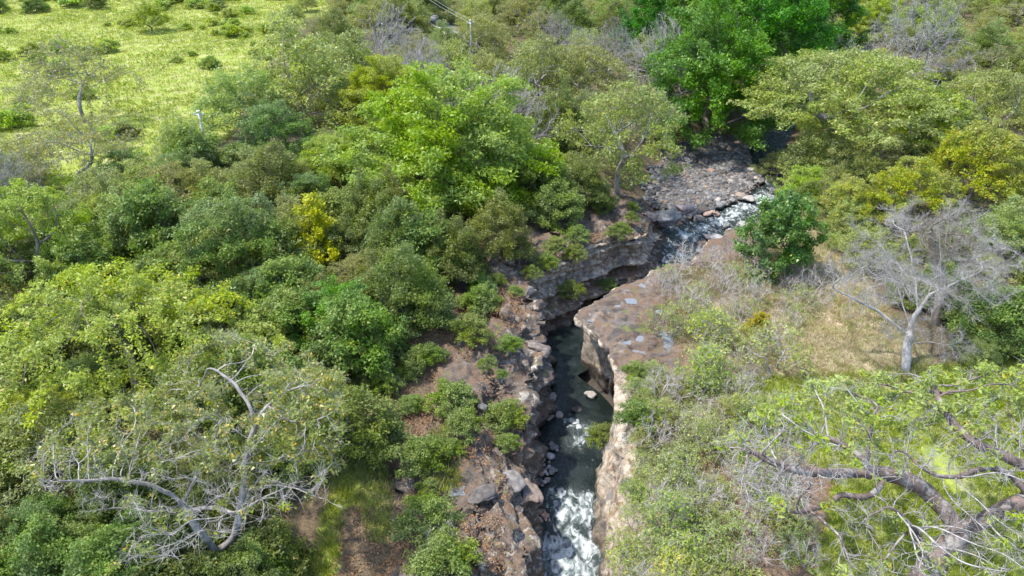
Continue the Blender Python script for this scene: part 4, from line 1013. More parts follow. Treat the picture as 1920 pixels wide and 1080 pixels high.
# ---- trees with limbs that show: grown from a laid-out trunk
def limb_tree(name, label, limbs, base, att, bark, leaf=None, step=.3, kill=.34, tip=.012, ex=2.3, trunk_r=.4, jit=.2, up=.05, leafsel=None, per=8, spread=.3, size=.2,
              flat=.6, aspect=.5, droop=0.0, seed=1, limb_min=.09, iters=70, pw=1.45, spray=3, sprayl=.6, sprayr=.009, twigbark=None):
    rs = np.random.RandomState(seed); b = np.array(base)
    pos = []; par = []
    for li, L in enumerate(limbs):
        pts = np.array(L, float) - b
        d = np.concatenate([[0], np.cumsum(np.linalg.norm(np.diff(pts, axis=0), axis=1))]); n = max(3, int(d[-1] / step) + 1); t = np.linspace(0, d[-1], n)
        q = np.stack([np.interp(t, d, pts[:, k]) for k in range(3)], 1)
        for _ in range(3): q[1:-1] = .5 * q[1:-1] + .25 * q[:-2] + .25 * q[2:]
        q[1:-1] += .05 * rs.normal(size=q[1:-1].shape)
        prev = -1
        if li: prev = int(((np.array(pos) - q[0]) ** 2).sum(1).argmin()); q = q[1:]
        for p in q: pos.append(p); par.append(prev); prev = len(pos) - 1
    nb = len(pos)
    A = np.array(att) - b
    pos, par = grow(rs, A, np.array(pos), np.array(par), step, 8 * step, kill, iters, up, jit)
    r = radii(par, tip, ex, trunk_r, pw)
    tb = tubes(pos, par, r)
    e = empty(name, base)
    v, q = join([t for t in tb if t[0] == 0]); obj('trunk', mesh_np('trunk', v, [q], BARK[bark], True), e)
    ids = {}
    for t in tb:
        if t[0]: ids.setdefault(t[0], []).append(t)
    small = []
    for i, ts in ids.items():
        if ts[0][3] > limb_min:
            lo = obj('limb', mesh_np('limb', ts[0][1], [ts[0][2]], BARK[bark], True), e)
            for t in ts[1:]:
                if t[3] > limb_min: obj('branch', mesh_np('branch', t[1], [t[2]], BARK[bark], True), lo)
                else: small.append(t)
        else: small += ts
    if small or spray:
        V, F = twig_spray(rs, pos, par, r, r < tip * 2.4, spray, sprayl, sprayr)
        if small: v, q = join(small); F = F + len(v); V = np.concatenate([v, V]); F = np.concatenate([q, F])
        tag(obj('twigs', mesh_np('twigs', V, [F], BARK[twigbark or bark], True), e), kind='stuff')
    if leaf:
        hc = np.zeros(len(par), bool); hc[par[par >= 0]] = True
        c = pos[(~hc) | (r < tip * 1.6)]; pr = leafsel(c + b); c = c[rs.rand(len(c)) < pr]
        V, F, T = leaves(rs, c, per, spread, size, flat, .7, None, aspect, droop, leaf == 'tuft')
        obj('crown', mesh_np('crown', V, [F], LEAF[leaf], False, fattr=dict(tint=T)), e)
    return tag(e, label, 'tree')

def att_fans(rs, poly, nc, per, zlo, zhi, sd):
    out = []
    for c in att_region(rs, poly, nc, zlo, zhi):
        for _ in range(per):
            q = rs.normal(0, sd, 3); out.append((c[0] + q[0], c[1] + q[1], max(.8, c[2] + q[2] * .8)))
    return out

def att_region(rs, poly, n, zlo, zhi, dens=None):
    """points whose ground plan fills a region, at heights zlo..zhi"""
    a = np.array(poly, float); out = []
    while len(out) < n:
        px = rs.uniform(a[:, 0].min(), a[:, 0].max()); py = rs.uniform(a[:, 1].min(), a[:, 1].max())
        if in_poly([px], [py], poly)[0]:
            out.append(P(px, py, rs.uniform(zlo, zhi)))
    return out
rs = np.random.RandomState(77)
# big tree, lower right
att = att_region(rs, [(1370,800),(1480,720),(1700,690),(1990,680),(2000,960),(1850,900),(1600,900),(1450,960),(1380,900)], 850, 8.5, 12.0) \
    + att_region(rs, [(1560,960),(1700,930),(1960,960),(1990,1090),(1560,1090)], 260, 7.0, 10.0) + att_region(rs, [(1330,830),(1450,800),(1500,960),(1400,960)], 200, 8, 10)
bx = P(1640,1230,0.3)
limb_tree('big_limbed_tree', 'large tree with thick mottled limbs and lime leaf tufts at the lower right corner',
  [[P(1640,1230,0.2), P(1690,1140,2), P(1745,1065,4), P(1800,1000,6), P(1860,965,7.2), P(1930,935,8.2), P(1990,905,9)],
   [P(1800,1000,6), P(1745,925,7.2), P(1700,898,8), P(1650,884,8.5), P(1560,888,9), P(1500,882,9.3), P(1440,862,9.6), P(1385,838,10)],
   [P(1665,886,8.4), P(1640,930,8), P(1600,934,8), P(1580,920,8), P(1552,950,8), P(1490,962,8)],
   [P(1630,884,8.7), P(1612,850,9.2), P(1560,822,9.6), P(1535,820,9.8), P(1520,850,9.8)],
   [P(1930,935,8.2), P(1910,905,9), P(1880,880,9.5), P(1840,875,9.8), P(1790,897,10), P(1740,890,10), P(1700,852,10.3), P(1690,845,10.6)],
   [P(1990,905,9), P(1930,878,9.6), P(1870,850,10), P(1800,815,10.5), P(1765,760,11), P(1750,720,11.4)],
   [P(1628,880,8.7), P(1628,830,10.2), P(1640,770,11.4)],
   [P(1740,1070,4), P(1722,1000,7.4), P(1700,975,8.6), P(1660,940,9.6)]],
  bx, att, 'mottle', 'tuft', step=.3, kill=.32, trunk_r=.68, pw=1.2, spray=2, sprayl=.7, sprayr=.013, twigbark='pale', tip=.014, ex=2.25, jit=.3, up=.18, limb_min=.07,
  leafsel=lambda c: np.clip(sstep(25.5, 30.5, c[:, 1]) * 0.38 + sstep(12, 20, c[:, 0]) * sstep(26, 31, c[:, 1]) * .2, 0.03, .8), per=30, spread=.42, size=.27, flat=.6, droop=.5, aspect=.42, seed=5)
# grey tree, lower left
att = att_region(rs, [(330,660),(420,620),(560,640),(640,700),(640,760),(660,860),(560,960),(440,1000),(300,1060),(210,1060),(240,980),(80,920),(40,860),(150,760),(300,720)], 950, 6.0, 10.5) \
    + att_region(rs, [(480,700),(640,690),(640,760),(540,780)], 260, 8, 11)
bx = P(400,1045,0.2)
limb_tree('grey_limbed_tree', 'grey tree with sprawling bare limbs and sparse olive leaves at the lower left',
  [[P(410,1040,0.2), P(372,995,2.6), P(345,948,4.6), P(320,925,5.4), P(270,905,6.4), P(200,897,7.2), P(90,905,8)],
   [P(345,948,4.6), P(350,925,5.2), P(378,880,6.6), P(395,830,8), P(420,790,9.2)],
   [P(435,1020,0.6), P(448,965,2.8), P(458,900,5), P(462,850,6.6), P(478,800,8.2), P(500,762,9.4), P(530,735,10.2), P(575,722,11)],
   [P(470,825,7.4), P(430,800,8.2), P(415,785,8.6)],
   [P(450,955,3.0), P(480,905,5.2), P(530,852,7.0), P(600,830,8)],
   [P(458,920,4.6), P(480,912,5.4), P(530,908,6.2), P(580,925,6.6), P(640,950,7)],
   [P(352,958,4.4), P(400,950,5.2), P(440,965,5.8), P(500,930,6.6), P(560,905,7)],
   [P(372,995,2.6), P(330,1020,3.6), P(280,1035,4.2), P(215,1060,4.6)],
   [P(340,945,4.7), P(300,960,5.4), P(220,950,6), P(150,960,6.4)],
   [P(478,800,8.2), P(470,760,9.4), P(440,720,10.2), P(400,690,10.8)],
   [P(500,762,9.4), P(540,790,9.8), P(590,790,10.2), P(630,770,10.4)]],
  bx, att, 'grey', 'greyleaf', step=.27, kill=.31, trunk_r=.33, tip=.011, spray=2, sprayl=.6, sprayr=.009, pw=1.22, twigbark='twig', ex=2.25, jit=.28, up=.06, limb_min=.05,
  leafsel=lambda c: np.clip(.9 * sstep(-6, -10, c[:, 0]) * sstep(27, 30, c[:, 1]) + .6 * (np.hypot(c[:, 0] + 7, c[:, 1] - 32) < 2.5) + .03, 0, .55), per=30, spread=.42, size=.2, flat=.6, aspect=.5, seed=6)
# bare tree on the right bank
att = att_fans(rs, [(1560,500),(1600,440),(1700,385),(1790,375),(1850,420),(1885,520),(1850,580),(1780,590),(1700,540),(1600,580),(1550,560)], 64, 34, 5.0, 12.5, .8) \
    + att_region(rs, [(1720,620),(1800,600),(1850,660),(1780,690),(1730,660)], 220, 1.5, 3) + att_region(rs, [(1640,600),(1760,590),(1750,640),(1660,640)], 200, 3, 4.5)
bx = P(1698,697,0.1)
bx = (bx[0], bx[1], tz(bx[0], bx[1]) - .1)
limb_tree('bare_grey_tree', 'large bare grey tree with dense pale twigs on the right bank',
  [[bx, P(1701,650,1.8), P(1706,612,3.2), P(1722,585,4.6), P(1740,555,5.8), P(1755,520,7), P(1765,480,8.4), P(1760,430,10)],
   [P(1706,612,3.2), P(1690,560,5), P(1670,500,7), P(1650,450,8.6)],
   [P(1704,630,2.6), P(1650,585,4), P(1600,560,5.2), P(1560,540,6)],
   [P(1740,555,5.8), P(1790,530,7), P(1840,510,8)],
   [P(1722,585,4.6), P(1715,520,6.6), P(1700,450,9), P(1690,410,10.4)],
   [P(1702,645,2), P(1740,640,2.4), P(1800,650,2.6)]],
  bx, att, 'pale', None, step=.28, kill=.3, trunk_r=.36, tip=.011, ex=2.3, jit=.24, up=.12, seed=8, pw=1.9, spray=6, sprayl=.85, sprayr=.008)
# second stem with dark trunk just behind it
att = att_region(rs, [(1700,420),(1790,380),(1850,420),(1840,480),(1740,490)], 420, 8.5, 12)
b2 = P(1752,612,0); b2 = (b2[0], b2[1], tz(b2[0], b2[1]) - .1)
limb_tree('brown_trunked_tree', 'half bare tree with thick brown trunk just behind the large bare one',
  [[b2, P(1758,580,1.6), P(1768,530,4), P(1775,490,6), P(1790,460,7.6)], [P(1768,530,4), P(1755,480,6.6), P(1745,440,8.6)]],
  b2, att, 'brown', None, step=.35, kill=.5, trunk_r=.42, pw=2.2, spray=4, sprayl=.7, tip=.016, ex=2.3, jit=.25, seed=9)

# ------------------------------------------------------------------ filling woods, bushes and scrub
def pix3(x, y, z):
    d = y * math.cos(PITCH) + (CAMH - z) * math.sin(PITCH); u = y * math.sin(PITCH) - (CAMH - z) * math.cos(PITCH)
    return 960 + FOC * x / d, 540 - FOC * u / d, d
def fill(poly, n, dmin, kinds, wr, label, group, name, cat, seed, avoid=True, z=0.0, keep=None):
    g = poly; r = random.Random(seed); a = np.array(g); pts = []; tries = 0
    while len(pts) < n and tries < n * 40:
        tries += 1
        x = r.uniform(a[:, 0].min(), a[:, 0].max()); y = r.uniform(a[:, 1].min(), a[:, 1].max())
        if not in_poly([x], [y], g)[0]: continue
        if any((x - p) ** 2 + (y - q) ** 2 < dmin * dmin for p, q in pts): continue
        if avoid and any((x - p) ** 2 + (y - q) ** 2 < (.35 * R_) ** 2 for p, q, R_ in PLACED): continue
        if keep and not keep(x, y): continue
        if avoid:
            qx, qy, qd = pix3(x, y, 3.2); hid = False
            for (mx, my, mr, md) in CLEAR:
                if qd < md - 1 and (qx - mx) ** 2 + (qy - my) ** 2 < (mr * .62 + 2.2 * FOC / qd) ** 2: hid = True; break
            if hid: continue
        pts.append((x, y))
    for x, y in pts:
        k_ = kinds[r.randrange(len(kinds))]; w = r.uniform(*wr)
        ky, lb = k_, label
        if isinstance(label, dict): lb = label[k_[:-1]]
        nm = name if isinstance(name, str) else name[k_[:-1]]
        gp = group if isinstance(group, str) else group[k_[:-1]]
        spawn(k_, nm, x, y, tz(x, y) - .05, w / (2 * PROTO[k_]['R']), r.uniform(.85, 1.15), None, lb, cat, gp)
    return pts
RP = [at(a, b, 0)[:2] for a, b in ((700,-45),(745,-10),(785,14),(815,36),(838,52),(858,70),(872,95),(880,125),(884,160))]
ROADP = gpoly([(740,-20),(790,-5),(850,42),(885,85),(870,105),(800,60),(745,15)])
offroad = lambda x, y: not in_poly([x], [y], ROADP)[0]
dry_bank = lambda x, y: sd_poly(np.array([x]), np.array([y]), WATER_POLY)[0] > 4.0 and sd_poly(np.array([x]), np.array([y]), BAR)[0] > 2
shelfL = lambda x, y: sd_poly(np.array([x]), np.array([y]), WATER_POLY)[0] > (13 if y < 50 else 11.5)
WL = {'dark': 'dark green understory tree', 'mid': 'medium green tree', 'olive': 'olive tree', 'pale': 'pale green tree', 'feather': 'blue green feathery tree', 'thin': 'thin grey tree', 'bare': 'bare grey tree', 'yellow': 'yellow green tree', 'deep': 'dense deep green tree'}
fill(gpoly([(-160,560),(20,330),(240,335),(420,300),(640,310),(760,330),(640,420),(560,560),(520,960),(-160,960)]), 78, 4.4,
     ['olive0','olive1','mid0','pale0','pale1','feather0','dark0','mid1','olive0'], (5.5, 10), WL, 'trees of the left wood', 'woodland_tree', 'tree', 1, keep=shelfL)
fill(gpoly([(640,420),(760,330),(900,340),(1160,345),(1185,395),(1060,450),(900,515),(850,570),(780,650),(700,790),(610,880),(520,960),(560,560)]), 60, 3.9,
     ['dark0','dark1','mid0','mid1','olive0'], (5, 8.5), WL, 'trees of the gorge edge wood', 'understory_tree', 'tree', 41, keep=shelfL)
fill(gpoly([(1470,210),(1700,200),(1740,340),(1500,370),(1460,300)]), 22, 3.0, ['pale0','pale1','olive1','limebush0','yellow1'], (4, 8), {**WL, 'limebush': 'lime shrub on the slope under the umbrella crown'},
     'trees under the umbrella crown', 'slope_tree', 'tree', 44, avoid=False, keep=lambda x, y: sd_poly(np.array([x]), np.array([y]), WATER_POLY)[0] > 2.0)
fill(gpoly([(1500,385),(1560,330),(1650,400),(1650,470),(1560,490),(1535,430)]), 16, 2.2, ['mid0','pale1','shelf0','limebush0'], (2.5, 4.5),
     {'mid': 'green shrub behind the round glossy tree','pale': 'pale shrub behind the round glossy tree','shelf': 'small dark green shrub behind the round glossy tree','limebush': 'lime shrub behind the round glossy tree'},
     {q: '%s shrubs behind the round tree' % w for q, w in (('mid','green'),('pale','pale'),('shelf','small dark'),('limebush','lime'))}, 'bank_shrub', 'shrub', 42, avoid=False, keep=lambda x, y: sd_poly(np.array([x]), np.array([y]), WATER_POLY)[0] > 1.5)
fill(gpoly([(1175,690),(1260,700),(1235,800),(1225,950),(1190,1090),(1135,1090),(1150,980),(1205,860)]), 24, .9, ['scrub0','scrub1','shelf0','limebush0'], (1.1, 2.4),
     {'scrub': 'small dry scrub clinging to the cream right wall','shelf': 'small green shrub clinging to the cream right wall','limebush': 'small lime shrub clinging to the cream right wall'},
     {q: '%s on the right wall' % w for q, w in (('scrub','dry scrub'),('shelf','green shrubs'),('limebush','lime shrubs'))}, 'wall_shrub', 'shrub', 43, avoid=False)
fill(gpoly([(660,10),(760,-45),(1190,-45),(1230,150),(1250,250),(1180,335),(900,320),(640,290),(540,240),(560,100)]), 120, 5.5,
     ['olive0','olive1','pale0','pale1','thin0','dark0','dark1','bare0'], (7, 13),
     WL, 'trees of the mixed wood by the road', 'woodland_tree', 'tree', 2, keep=lambda x, y: offroad(x, y) and dry_bank(x, y))
fill(gpoly([(1480,-45),(2000,-45),(2000,430),(1800,400),(1560,330),(1540,240),(1570,110)]), 95, 5.5,
     ['olive0','olive1','yellow0','pale0','dark0','thin1'], (7, 12),
     WL, 'trees of the far right slope', 'slope_tree', 'tree', 3, keep=dry_bank)
fill(gpoly([(1200,-45),(1500,-45),(1480,40),(1420,150),(1300,140),(1230,100)]), 16, 7.5, ['deep0','deep1'], (10, 14), WL, 'deep green stand', 'deep_green_tree', 'tree', 4, keep=dry_bank)
fill(gpoly([(-120,60),(-120,-45),(760,-45),(690,10),(560,45),(300,20)]), 60, 6, ['pale0','pale1','dark0','bush0','mid0'], (5, 9),
     {'pale': 'pale green tree along the top edge beyond the meadow','dark': 'dark green tree along the top edge beyond the meadow','bush': 'yellow green thicket bush along the top edge beyond the meadow','mid': 'medium green tree along the top edge beyond the meadow'},
     {q: 'top edge %s' % w for q, w in (('pale','pale trees'),('dark','dark trees'),('bush','bushes'),('mid','green trees'))}, 'thicket_tree', 'tree', 5)
fill(gpoly([(1560,400),(1800,420),(1980,440),(1980,720),(1820,700),(1780,620),(1640,560),(1560,480)]), 46, 3.4, ['mid0','pale1','scrub0','under0'], (3, 6),
     {'mid': 'medium green bank shrub','pale': 'pale green bank shrub','scrub': 'twiggy half leafless bank shrub','under': 'dark green bank shrub'},
     {q: 'right bank %s shrubs' % w for q, w in (('mid','green'),('pale','pale'),('scrub','twiggy'),('under','dark'))}, 'bank_shrub', 'shrub', 6)
# meadow bushes: thick towards the far end and left
def meadow_keep(x, y):
    n = float(fbm(np.array([x / 16]), np.array([y / 16]), 0, 2, 201)[0])
    return n > -.06 and not in_poly([x], [y], gpoly([(250,300),(215,230),(330,130),(380,95),(480,95),(430,190),(410,290)]))[0]
fill(FIELD, 290, 1.7, ['bush0','bush1','bush0','bush1','bush0','bush1','bush0','bush1','shelf0'], (1.6, 5.4), {'bush': 'small yellow green bush scattered in the meadow','shelf': 'small dark green bush scattered in the meadow'},
     {'bush': 'yellow green meadow bushes','shelf': 'dark meadow bushes'}, 'meadow_bush', 'bush', 7, keep=meadow_keep)
place('darkbush0', 'meadow_bush', 235, 246, 46, 'glossy dark green bush alone in the open meadow grass', 'bush')
place('bush0', 'meadow_bush', 322, 247, 30, 'low yellow bush by itself in the open grass near the pole', 'bush')
place('bush1', 'meadow_bush', 392, 116, 40, 'green bush alone in the upper open grass', 'bush')
# dry twig thicket, right-bank scrub
fill(gpoly([(1230,545),(1290,490),(1400,480),(1560,520),(1520,600),(1400,700),(1290,700),(1235,640)]), 46, 1.3, ['twig0','twig1','twig0','scrub1'], (2.4, 4.2),
     {'twig': 'bare pinkish grey twig shrub in the dry thicket on the slab side','scrub': 'twig shrub with a few pale leaves in the dry thicket'}, {'twig': 'bare twig shrubs of the dry thicket','scrub': 'sparse leaved shrubs of the dry thicket'}, 'bare_shrub', 'shrub', 8, avoid=False)
fill(gpoly([(1240,710),(1420,710),(1480,800),(1500,930),(1540,1090),(1180,1110),(1200,930),(1225,800)]), 70, 1.2, ['scrub0','twig0','limebush0','scrub1','twig1'], (2.2, 4.0),
     {'scrub': 'tangled grey scrub with small pale leaves on the lower right bank','limebush': 'lime leaved shrub in the tangle on the lower right bank','twig': 'leafless twig shrub in the tangle on the lower right bank'},
     {'scrub': 'tangled scrub of the lower right bank','limebush': 'lime shrubs of the lower right bank','twig': 'leafless shrubs of the lower right bank'}, 'bank_scrub', 'shrub', 9, avoid=False)
fill(gpoly([(-80,960),(470,960),(540,1000),(520,1130),(-80,1130)]), 30, 2.6, ['under0','under1','mid0'], (3, 5.5),
     {'under': 'dark shade shrub','mid': 'green shade shrub'}, {'under': 'dark shrubs below the grey limbed tree','mid': 'green shrubs below the grey limbed tree'}, 'shade_shrub', 'shrub', 10)
fill(gpoly([(700,690),(900,540),(1180,400),(1200,430),(1000,530),(820,660),(760,780),(720,860)]), 22, 2.2, ['shelf0','shelf1'], (1.6, 3.2), 'small green cliff top shrub', 'cliff top fringe shrubs', 'fringe_shrub', 'shrub', 11)
# tell the woodland trees apart by the landmark nearest to each
MARKS = [(593,447,'the golden yellow bush'),(835,262,'the big lime dome'),(385,250,'the concrete pole'),(430,450,'the wide blue green crown'),(632,590,'the fresh green crown'),(225,640,'the mounded yellow green tree'),(350,800,'the grey limbed tree'),
 (1345,165,'the deep green trailing tree'),(1165,235,'the leaning olive tree'),(1590,165,'the umbrella tree'),(1720,65,'the bare tree behind the umbrella crown'),(1845,300,'the yellow orange crown'),(1720,480,'the large bare grey tree'),(1462,437,'the round glossy tree'),
 (1320,330,'the gravel bar'),(735,68,'the silver grey bare tree'),(845,55,'the road bend'),(1062,40,'the pale earth bank'),(560,140,'the thin lime tree'),(50,440,'the knobby lime tree'),(1235,105,'the pale forked bare tree'),(1440,55,'the tall dark green tree'),(1545,28,'the lime topped tree'),
 (1255,28,'the bright topped tree'),(960,200,'the dark twiggy tree'),(1100,450,'the back cliff'),(870,610,'the shelf top shrub'),(125,265,'the thin brown meadow tree'),(1850,190,'the grey green slope tree'),(752,10,'the roadside pole'),(830,1045,'the lowest shelf shrub'),(480,1050,'the green shrub under the bare limbs'),(60,985,'the dark corner tree'),(1230,410,'the mossy grey boulder'),(980,530,'the cliff promontory'),(1880,590,'the right edge shrub tree')]
def pix(v):
    dx, dy, dz = v.x, v.y, v.z - CAMH; d = dy * math.cos(PITCH) - dz * math.sin(PITCH); u = dy * math.sin(PITCH) + dz * math.cos(PITCH)
    return 960 + FOC * dx / d, 540 - FOC * u / d
ORD = ['nearest', 'second', 'third', 'fourth', 'fifth', 'sixth', 'seventh', 'eighth', 'ninth', 'tenth', 'eleventh', 'twelfth', 'thirteenth', 'fourteenth', 'fifteenth', 'sixteenth']
bins = {}
BYMARK = set(WL.values()) | {'dark shade shrub', 'green shade shrub', 'small green cliff top shrub', 'medium green bank shrub', 'pale green bank shrub', 'twiggy half leafless bank shrub', 'dark green bank shrub'}
for o in bpy.data.objects:
    if o.get('label') in BYMARK:
        px, py = pix(o.location + Vector((0, 0, 3.5 * o.scale.z)))
        m = min(MARKS, key=lambda q: (q[0] - px) ** 2 + (q[1] - py) ** 2); dx, dy = px - m[0], py - m[1]
        rel = ('right of' if dx > 0 else 'left of') if abs(dx) > abs(dy) else ('below' if dy > 0 else 'above')
        bins.setdefault((o['label'], rel, m[2]), []).append((math.hypot(dx, dy), o))
for (lb, rel, mk), L in bins.items():
    L.sort(key=lambda q: q[0])
    for i, (_, o) in enumerate(L):
        o['label'] = ('%s %s %s' % (lb, rel, mk)) if len(L) == 1 else ('%s %s %s %s' % (ORD[min(i, 15)], lb, rel, mk))
print('placed', len(bpy.data.objects), round(_t.time() - _t0, 1))

# ------------------------------------------------------------------ ground cover that nobody could count
def scatter_blades(name, polys, n, hgt, wid, mat, label, seed, keep=None, per=5, spread=.18):
    r = np.random.RandomState(seed); a = np.concatenate([np.array(p) for p in polys]); pts = np.zeros((0, 2))
    while len(pts) < n:
        q = np.stack([r.uniform(a[:, 0].min(), a[:, 0].max(), n), r.uniform(a[:, 1].min(), a[:, 1].max(), n)], 1)
        m = np.zeros(n, bool)
        for p in polys: m |= in_poly(q[:, 0], q[:, 1], p)
        if keep is not None: m &= keep(q[:, 0], q[:, 1], r)
        pts = np.concatenate([pts, q[m]])
    pts = pts[:n]
    ing = (pts[:, 0] > GX0) & (pts[:, 0] < GX1) & (pts[:, 1] > GY0) & (pts[:, 1] < GY1)
    z = np.where(ing, gorge_h(pts[:, 0], pts[:, 1]), terrain(pts[:, 0], pts[:, 1])) - .05
    c = np.repeat(np.stack([pts[:, 0], pts[:, 1], z], 1), per, 0); m = len(c)
    c[:, :2] += r.normal(0, spread, (m, 2))
    an = r.uniform(0, 6.283, m); tl = r.uniform(.1, .9, m); h = hgt * r.uniform(.5, 1.3, m); w = wid * r.uniform(.6, 1.4, m)
    s = np.stack([np.cos(an), np.sin(an), 0 * an], 1); d = np.stack([-np.sin(an) * tl, np.cos(an) * tl, np.ones(m)], 1)
    V = np.stack([c - s * w[:, None], c + s * w[:, None], c + d * h[:, None]], 1).reshape(-1, 3)
    t = np.clip(np.repeat(.5 + .5 * fbm(pts[:, 0] / 3, pts[:, 1] / 3, 0, 3, 210), per) + r.normal(0, .2, m), 0, 1)
    tag(obj(name, mesh_np(name, V, [np.arange(m * 3).reshape(m, 3)], mat, False, fattr=dict(tint=t))), label, kind='stuff')
GM = leaf_mat('grass_green', (0.17, 0.215, 0.03), (0.29, 0.31, 0.05), (0.36, 0.34, 0.15), .06, .4, .7, 0, .2)
GD = leaf_mat('grass_dry', (0.27, 0.23, 0.13), (0.45, 0.39, 0.24), (0.22, 0.29, 0.07), .34, .35, .7, 0, .2)
scatter_blades('meadow_grass', [FIELD], 46000, .5, .06, GM, 'tall yellow green meadow grass', 21, per=4, spread=.3)
scatter_blades('bank_grass', [GRP, GRL, GRL2], 17000, .42, .022, GM, 'green grass on the lower banks', 22, keep=lambda x, y, r: (y > 20) & (sd_poly(x, y, WATER_POLY) > 2), per=6)
scatter_blades('dry_grass', [DRYP, DRY2], 14000, .42, .02, GD, 'dry straw grass on the right bank', 23, keep=lambda x, y, r: (y > 20) & (sd_poly(x, y, WATER_POLY) > 3.2), per=6)
def scatter_leaves(name, poly, n, zlo, zhi, size, mat, label, seed, keep=None):
    r = np.random.RandomState(seed); a = np.array(poly); pts = np.zeros((0, 2))
    while len(pts) < n:
        q = np.stack([r.uniform(a[:, 0].min(), a[:, 0].max(), n), r.uniform(a[:, 1].min(), a[:, 1].max(), n)], 1)
        m = in_poly(q[:, 0], q[:, 1], poly) & (fbm(q[:, 0] / 2.2, q[:, 1] / 2.2, 0, 3, 220) > -.12)
        if keep is not None: m &= keep(q[:, 0], q[:, 1])
        pts = np.concatenate([pts, q[m]])
    pts = pts[:n]
    ing = (pts[:, 0] > GX0) & (pts[:, 0] < GX1) & (pts[:, 1] > GY0) & (pts[:, 1] < GY1)
    z = np.where(ing, gorge_h(pts[:, 0], pts[:, 1]), terrain(pts[:, 0], pts[:, 1]))
    lump = .5 + .5 * fbm(pts[:, 0] / 1.5, pts[:, 1] / 1.5, 0, 2, 221)
    c = np.stack([pts[:, 0], pts[:, 1], z + zlo + (zhi - zlo) * lump * r.rand(n) ** .6], 1)
    V, F, T = leaves(r, c, 3, .25, size, .6, .8)
    tag(obj(name, mesh_np(name, V, [F], mat, False, fattr=dict(tint=T))), label, kind='stuff')
scatter_leaves('meadow_scrub', FIELD, 30000, .05, 1.1, .34, LEAF['bushy'], 'low rough yellow green scrub in patches over the meadow', 36, lambda x, y: fbm(x / 11, y / 11, 0, 3, 230) > -.06)
scatter_leaves('undergrowth', gpoly([(-300,600),(-260,400),(60,320),(230,335),(250,360),(40,420),(-100,560)]), 7000, .05, 1.2, .3, LEAF['bushy'], 'low yellow green undergrowth at the near left edge of the meadow', 37)
scatter_leaves('undergrowth', gpoly([(640,20),(740,-40),(900,-40),(930,180),(780,180),(700,60)]), 7000, .1, 1.4, .45, LEAF['pale'], 'pale roadside undergrowth', 38, lambda x, y: d_line(x, y, RP) > 3.2)
far_l = lambda x, y: sd_poly(x, y, WATER_POLY) > 10.5
scatter_leaves('undergrowth', gpoly([(-200,560),(240,330),(640,300),(1170,350),(1060,450),(860,560),(770,650),(650,830),(520,960),(470,1200),(-420,1200),(-420,560)]), 40000, .05, 1.3, .26, LEAF['dark'], 'dark leafy undergrowth beneath the left wood', 31, far_l)
nw = lambda x, y: (sd_poly(x, y, WATER_POLY) > 1.3) & (sd_poly(x, y, BAR) > 2.5) & ~in_poly(x, y, ROADP)
scatter_leaves('undergrowth', gpoly([(560,60),(760,-40),(1250,-40),(1260,240),(1170,350),(640,300),(520,240)]), 26000, .1, 2.2, .5, LEAF['olive'], 'olive undergrowth beneath the mixed wood', 32, nw)
scatter_leaves('undergrowth', gpoly([(1440,-40),(2050,-40),(2050,720),(1830,700),(1790,620),(1640,540),(1560,470),(1490,385),(1440,250)]), 44000, .05, 1.5, .34, LEAF['pale'], 'light green undergrowth on the right slope', 33, nw)
scatter_leaves('undergrowth', gpoly([(1190,720),(1420,710),(1500,930),(1540,1100),(1170,1110),(1190,900)]), 6000, .02, .5, .16, LEAF['pale'], 'small leafy growth on the lower right bank', 34, lambda x, y: sd_poly(x, y, WATER_POLY) > 2.8)
scatter_leaves('fallen_leaves', gpoly([(700,720),(860,560),(1190,400),(1220,420),(980,560),(1000,640),(990,1090),(600,1090),(690,860)]), 5500, .02, .06, .14, leaf_mat('leaf_fallen', (0.16, 0.085, 0.045), (0.32, 0.20, 0.11), None, 0, .1, .8, 0), 'fallen reddish brown leaves on the left shelf and cliff top', 35, lambda x, y: sd_poly(x, y, WATER_POLY) > 2.2)

# ------------------------------------------------------------------ road, poles, cables, pale bank
def ribbon(pts, w, dz, name, mat, off=0.0, skirt=.3):
    c = interp_chain(pts, 60); t = np.gradient(c, axis=0); t /= np.linalg.norm(t, axis=1)[:, None]; nrm = np.stack([-t[:, 1], t[:, 0]], 1)
    rows = []
    for o, d in ((-w / 2, -skirt), (-w / 2, 0), (0, .03), (w / 2, 0), (w / 2, -skirt)):
        p = c + nrm * (off + o); rows.append(np.stack([p[:, 0], p[:, 1], terrain(c[:, 0], c[:, 1]) + dz + d], 1))
    V = np.stack(rows, 1).reshape(-1, 3)
    return obj(name, mesh_np(name, V, [grid_faces(5, 60)], mat, True))
k = NT('asphalt'); co = k.coord(); ASPH = k.done(k.bsdf(k.mix(k.ramp(k.noise(.8, 5, .6, co), .3, .7), (0.11, 0.11, 0.115), (0.20, 0.195, 0.19)), .85, k.noise(9, 3, .6, co), .3, .02))
k = NT('kerb_paint'); KERB = k.done(k.bsdf(k.mix(k.ramp(k.noise(3, 4, .6, k.coord()), .3, .7), (0.50, 0.48, 0.43), (0.72, 0.70, 0.66)), .8))
rd = tag(ribbon(RP, 4.6, .35, 'road', ASPH), kind='structure')
ke = ribbon(RP, .4, .46, 'kerb', KERB, -2.4); ke.parent = rd
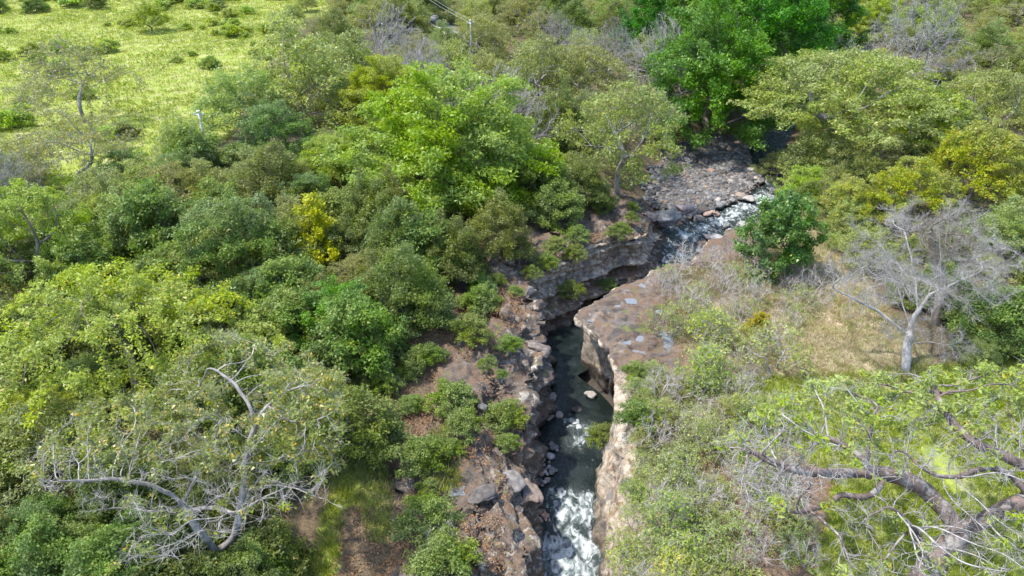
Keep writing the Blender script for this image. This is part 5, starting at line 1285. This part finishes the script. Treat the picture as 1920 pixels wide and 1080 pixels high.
def cyl(name, pts, rr, mat, parent=None, K=10):
    pts = np.array(pts, float); t = np.gradient(pts, axis=0); t /= np.linalg.norm(t, axis=1)[:, None]; rr = np.array(rr, float) * np.ones(len(pts))
    ref = np.eye(3)[np.abs(t.mean(0)).argmin()]; u = np.cross(t, ref); u /= np.linalg.norm(u, axis=1)[:, None]; w = np.cross(t, u); a = np.linspace(0, 2 * np.pi, K, endpoint=False)
    V = (pts[:, None] + rr[:, None, None] * (np.cos(a)[None, :, None] * u[:, None] + np.sin(a)[None, :, None] * w[:, None])).reshape(-1, 3)
    g = np.arange(len(pts) * K).reshape(-1, K); g2 = np.roll(g, -1, 1); Q = np.stack([g[:-1], g2[:-1], g2[1:], g[1:]], -1).reshape(-1, 4)
    return obj(name, mesh_np(name, V, [Q, g[:1, ::-1], g[-1:]], mat, True), parent)
k = NT('concrete'); CONC = k.done(k.bsdf(k.mix(k.ramp(k.noise(4, 5, .6, k.coord()), .3, .7), (0.42, 0.42, 0.41), (0.60, 0.60, 0.58)), .85))
k = NT('cable_black'); CAB = k.done(k.bsdf((0.25, 0.25, 0.24), .6))
def pole(px, py, h, label, r=.16):
    a = at(px, py, 0); zz = tz(a[0], a[1]); e = empty('utility_pole', (a[0], a[1], zz))
    cyl('shaft', [(0, 0, -.4), (0.02, 0, h * .5), (0, 0, h)], [r * 1.15, r, r * .8], CONC, e)
    b = cyl('crossarm', [(-.75, 0, h - .45), (0, 0, h - .45), (.75, 0, h - .45)], .07, CONC, e, 4)
    for s in (-.65, .65): cyl('insulator', [(s, 0, h - .4), (s, 0, h - .3), (s, 0, h - .12)], [.05, .09, .06], KERB, e, 8)
    cyl('cap', [(0, 0, h), (0, 0, h + .12), (0, 0, h + .2)], [r * 1.2, r * 1.3, r * .5], KERB, e)
    tag(e, label, 'utility pole', 'concrete utility poles'); return (a[0], a[1], zz + h - .1)
pole(390, 288, 6.3, 'concrete pole standing among shrubs at the near end of the meadow', .2)
pa = pole(752, 12, 9.5, 'concrete pole beside the road at the top edge')
pb = pole(884, 118, 8.5, 'concrete pole half hidden by trees past the road bend')
for s, lb in ((-.65, 'left overhead cable sagging along the road'), (.65, 'right overhead cable sagging along the road')):
    t = np.linspace(0, 1, 24); A = np.array(pa); B = np.array(pb)
    L = A + (B - A) * t[:, None]; L[:, 0] += s; L[:, 2] -= 1.0 * 4 * t * (1 - t)
    tag(cyl('overhead_cable', L, .035, CAB, None, 5), lb, 'cable', 'overhead cables')
rock('earth_bank', 'tan', 1062, 40, .5, 54, 'bare pale ochre earth bank showing among the trees at the top', 'bank', sz=.9, sink=.1)
print('done', len(bpy.data.objects), sum(len(m.polygons) for m in bpy.data.meshes), round(_t.time() - _t0, 1))
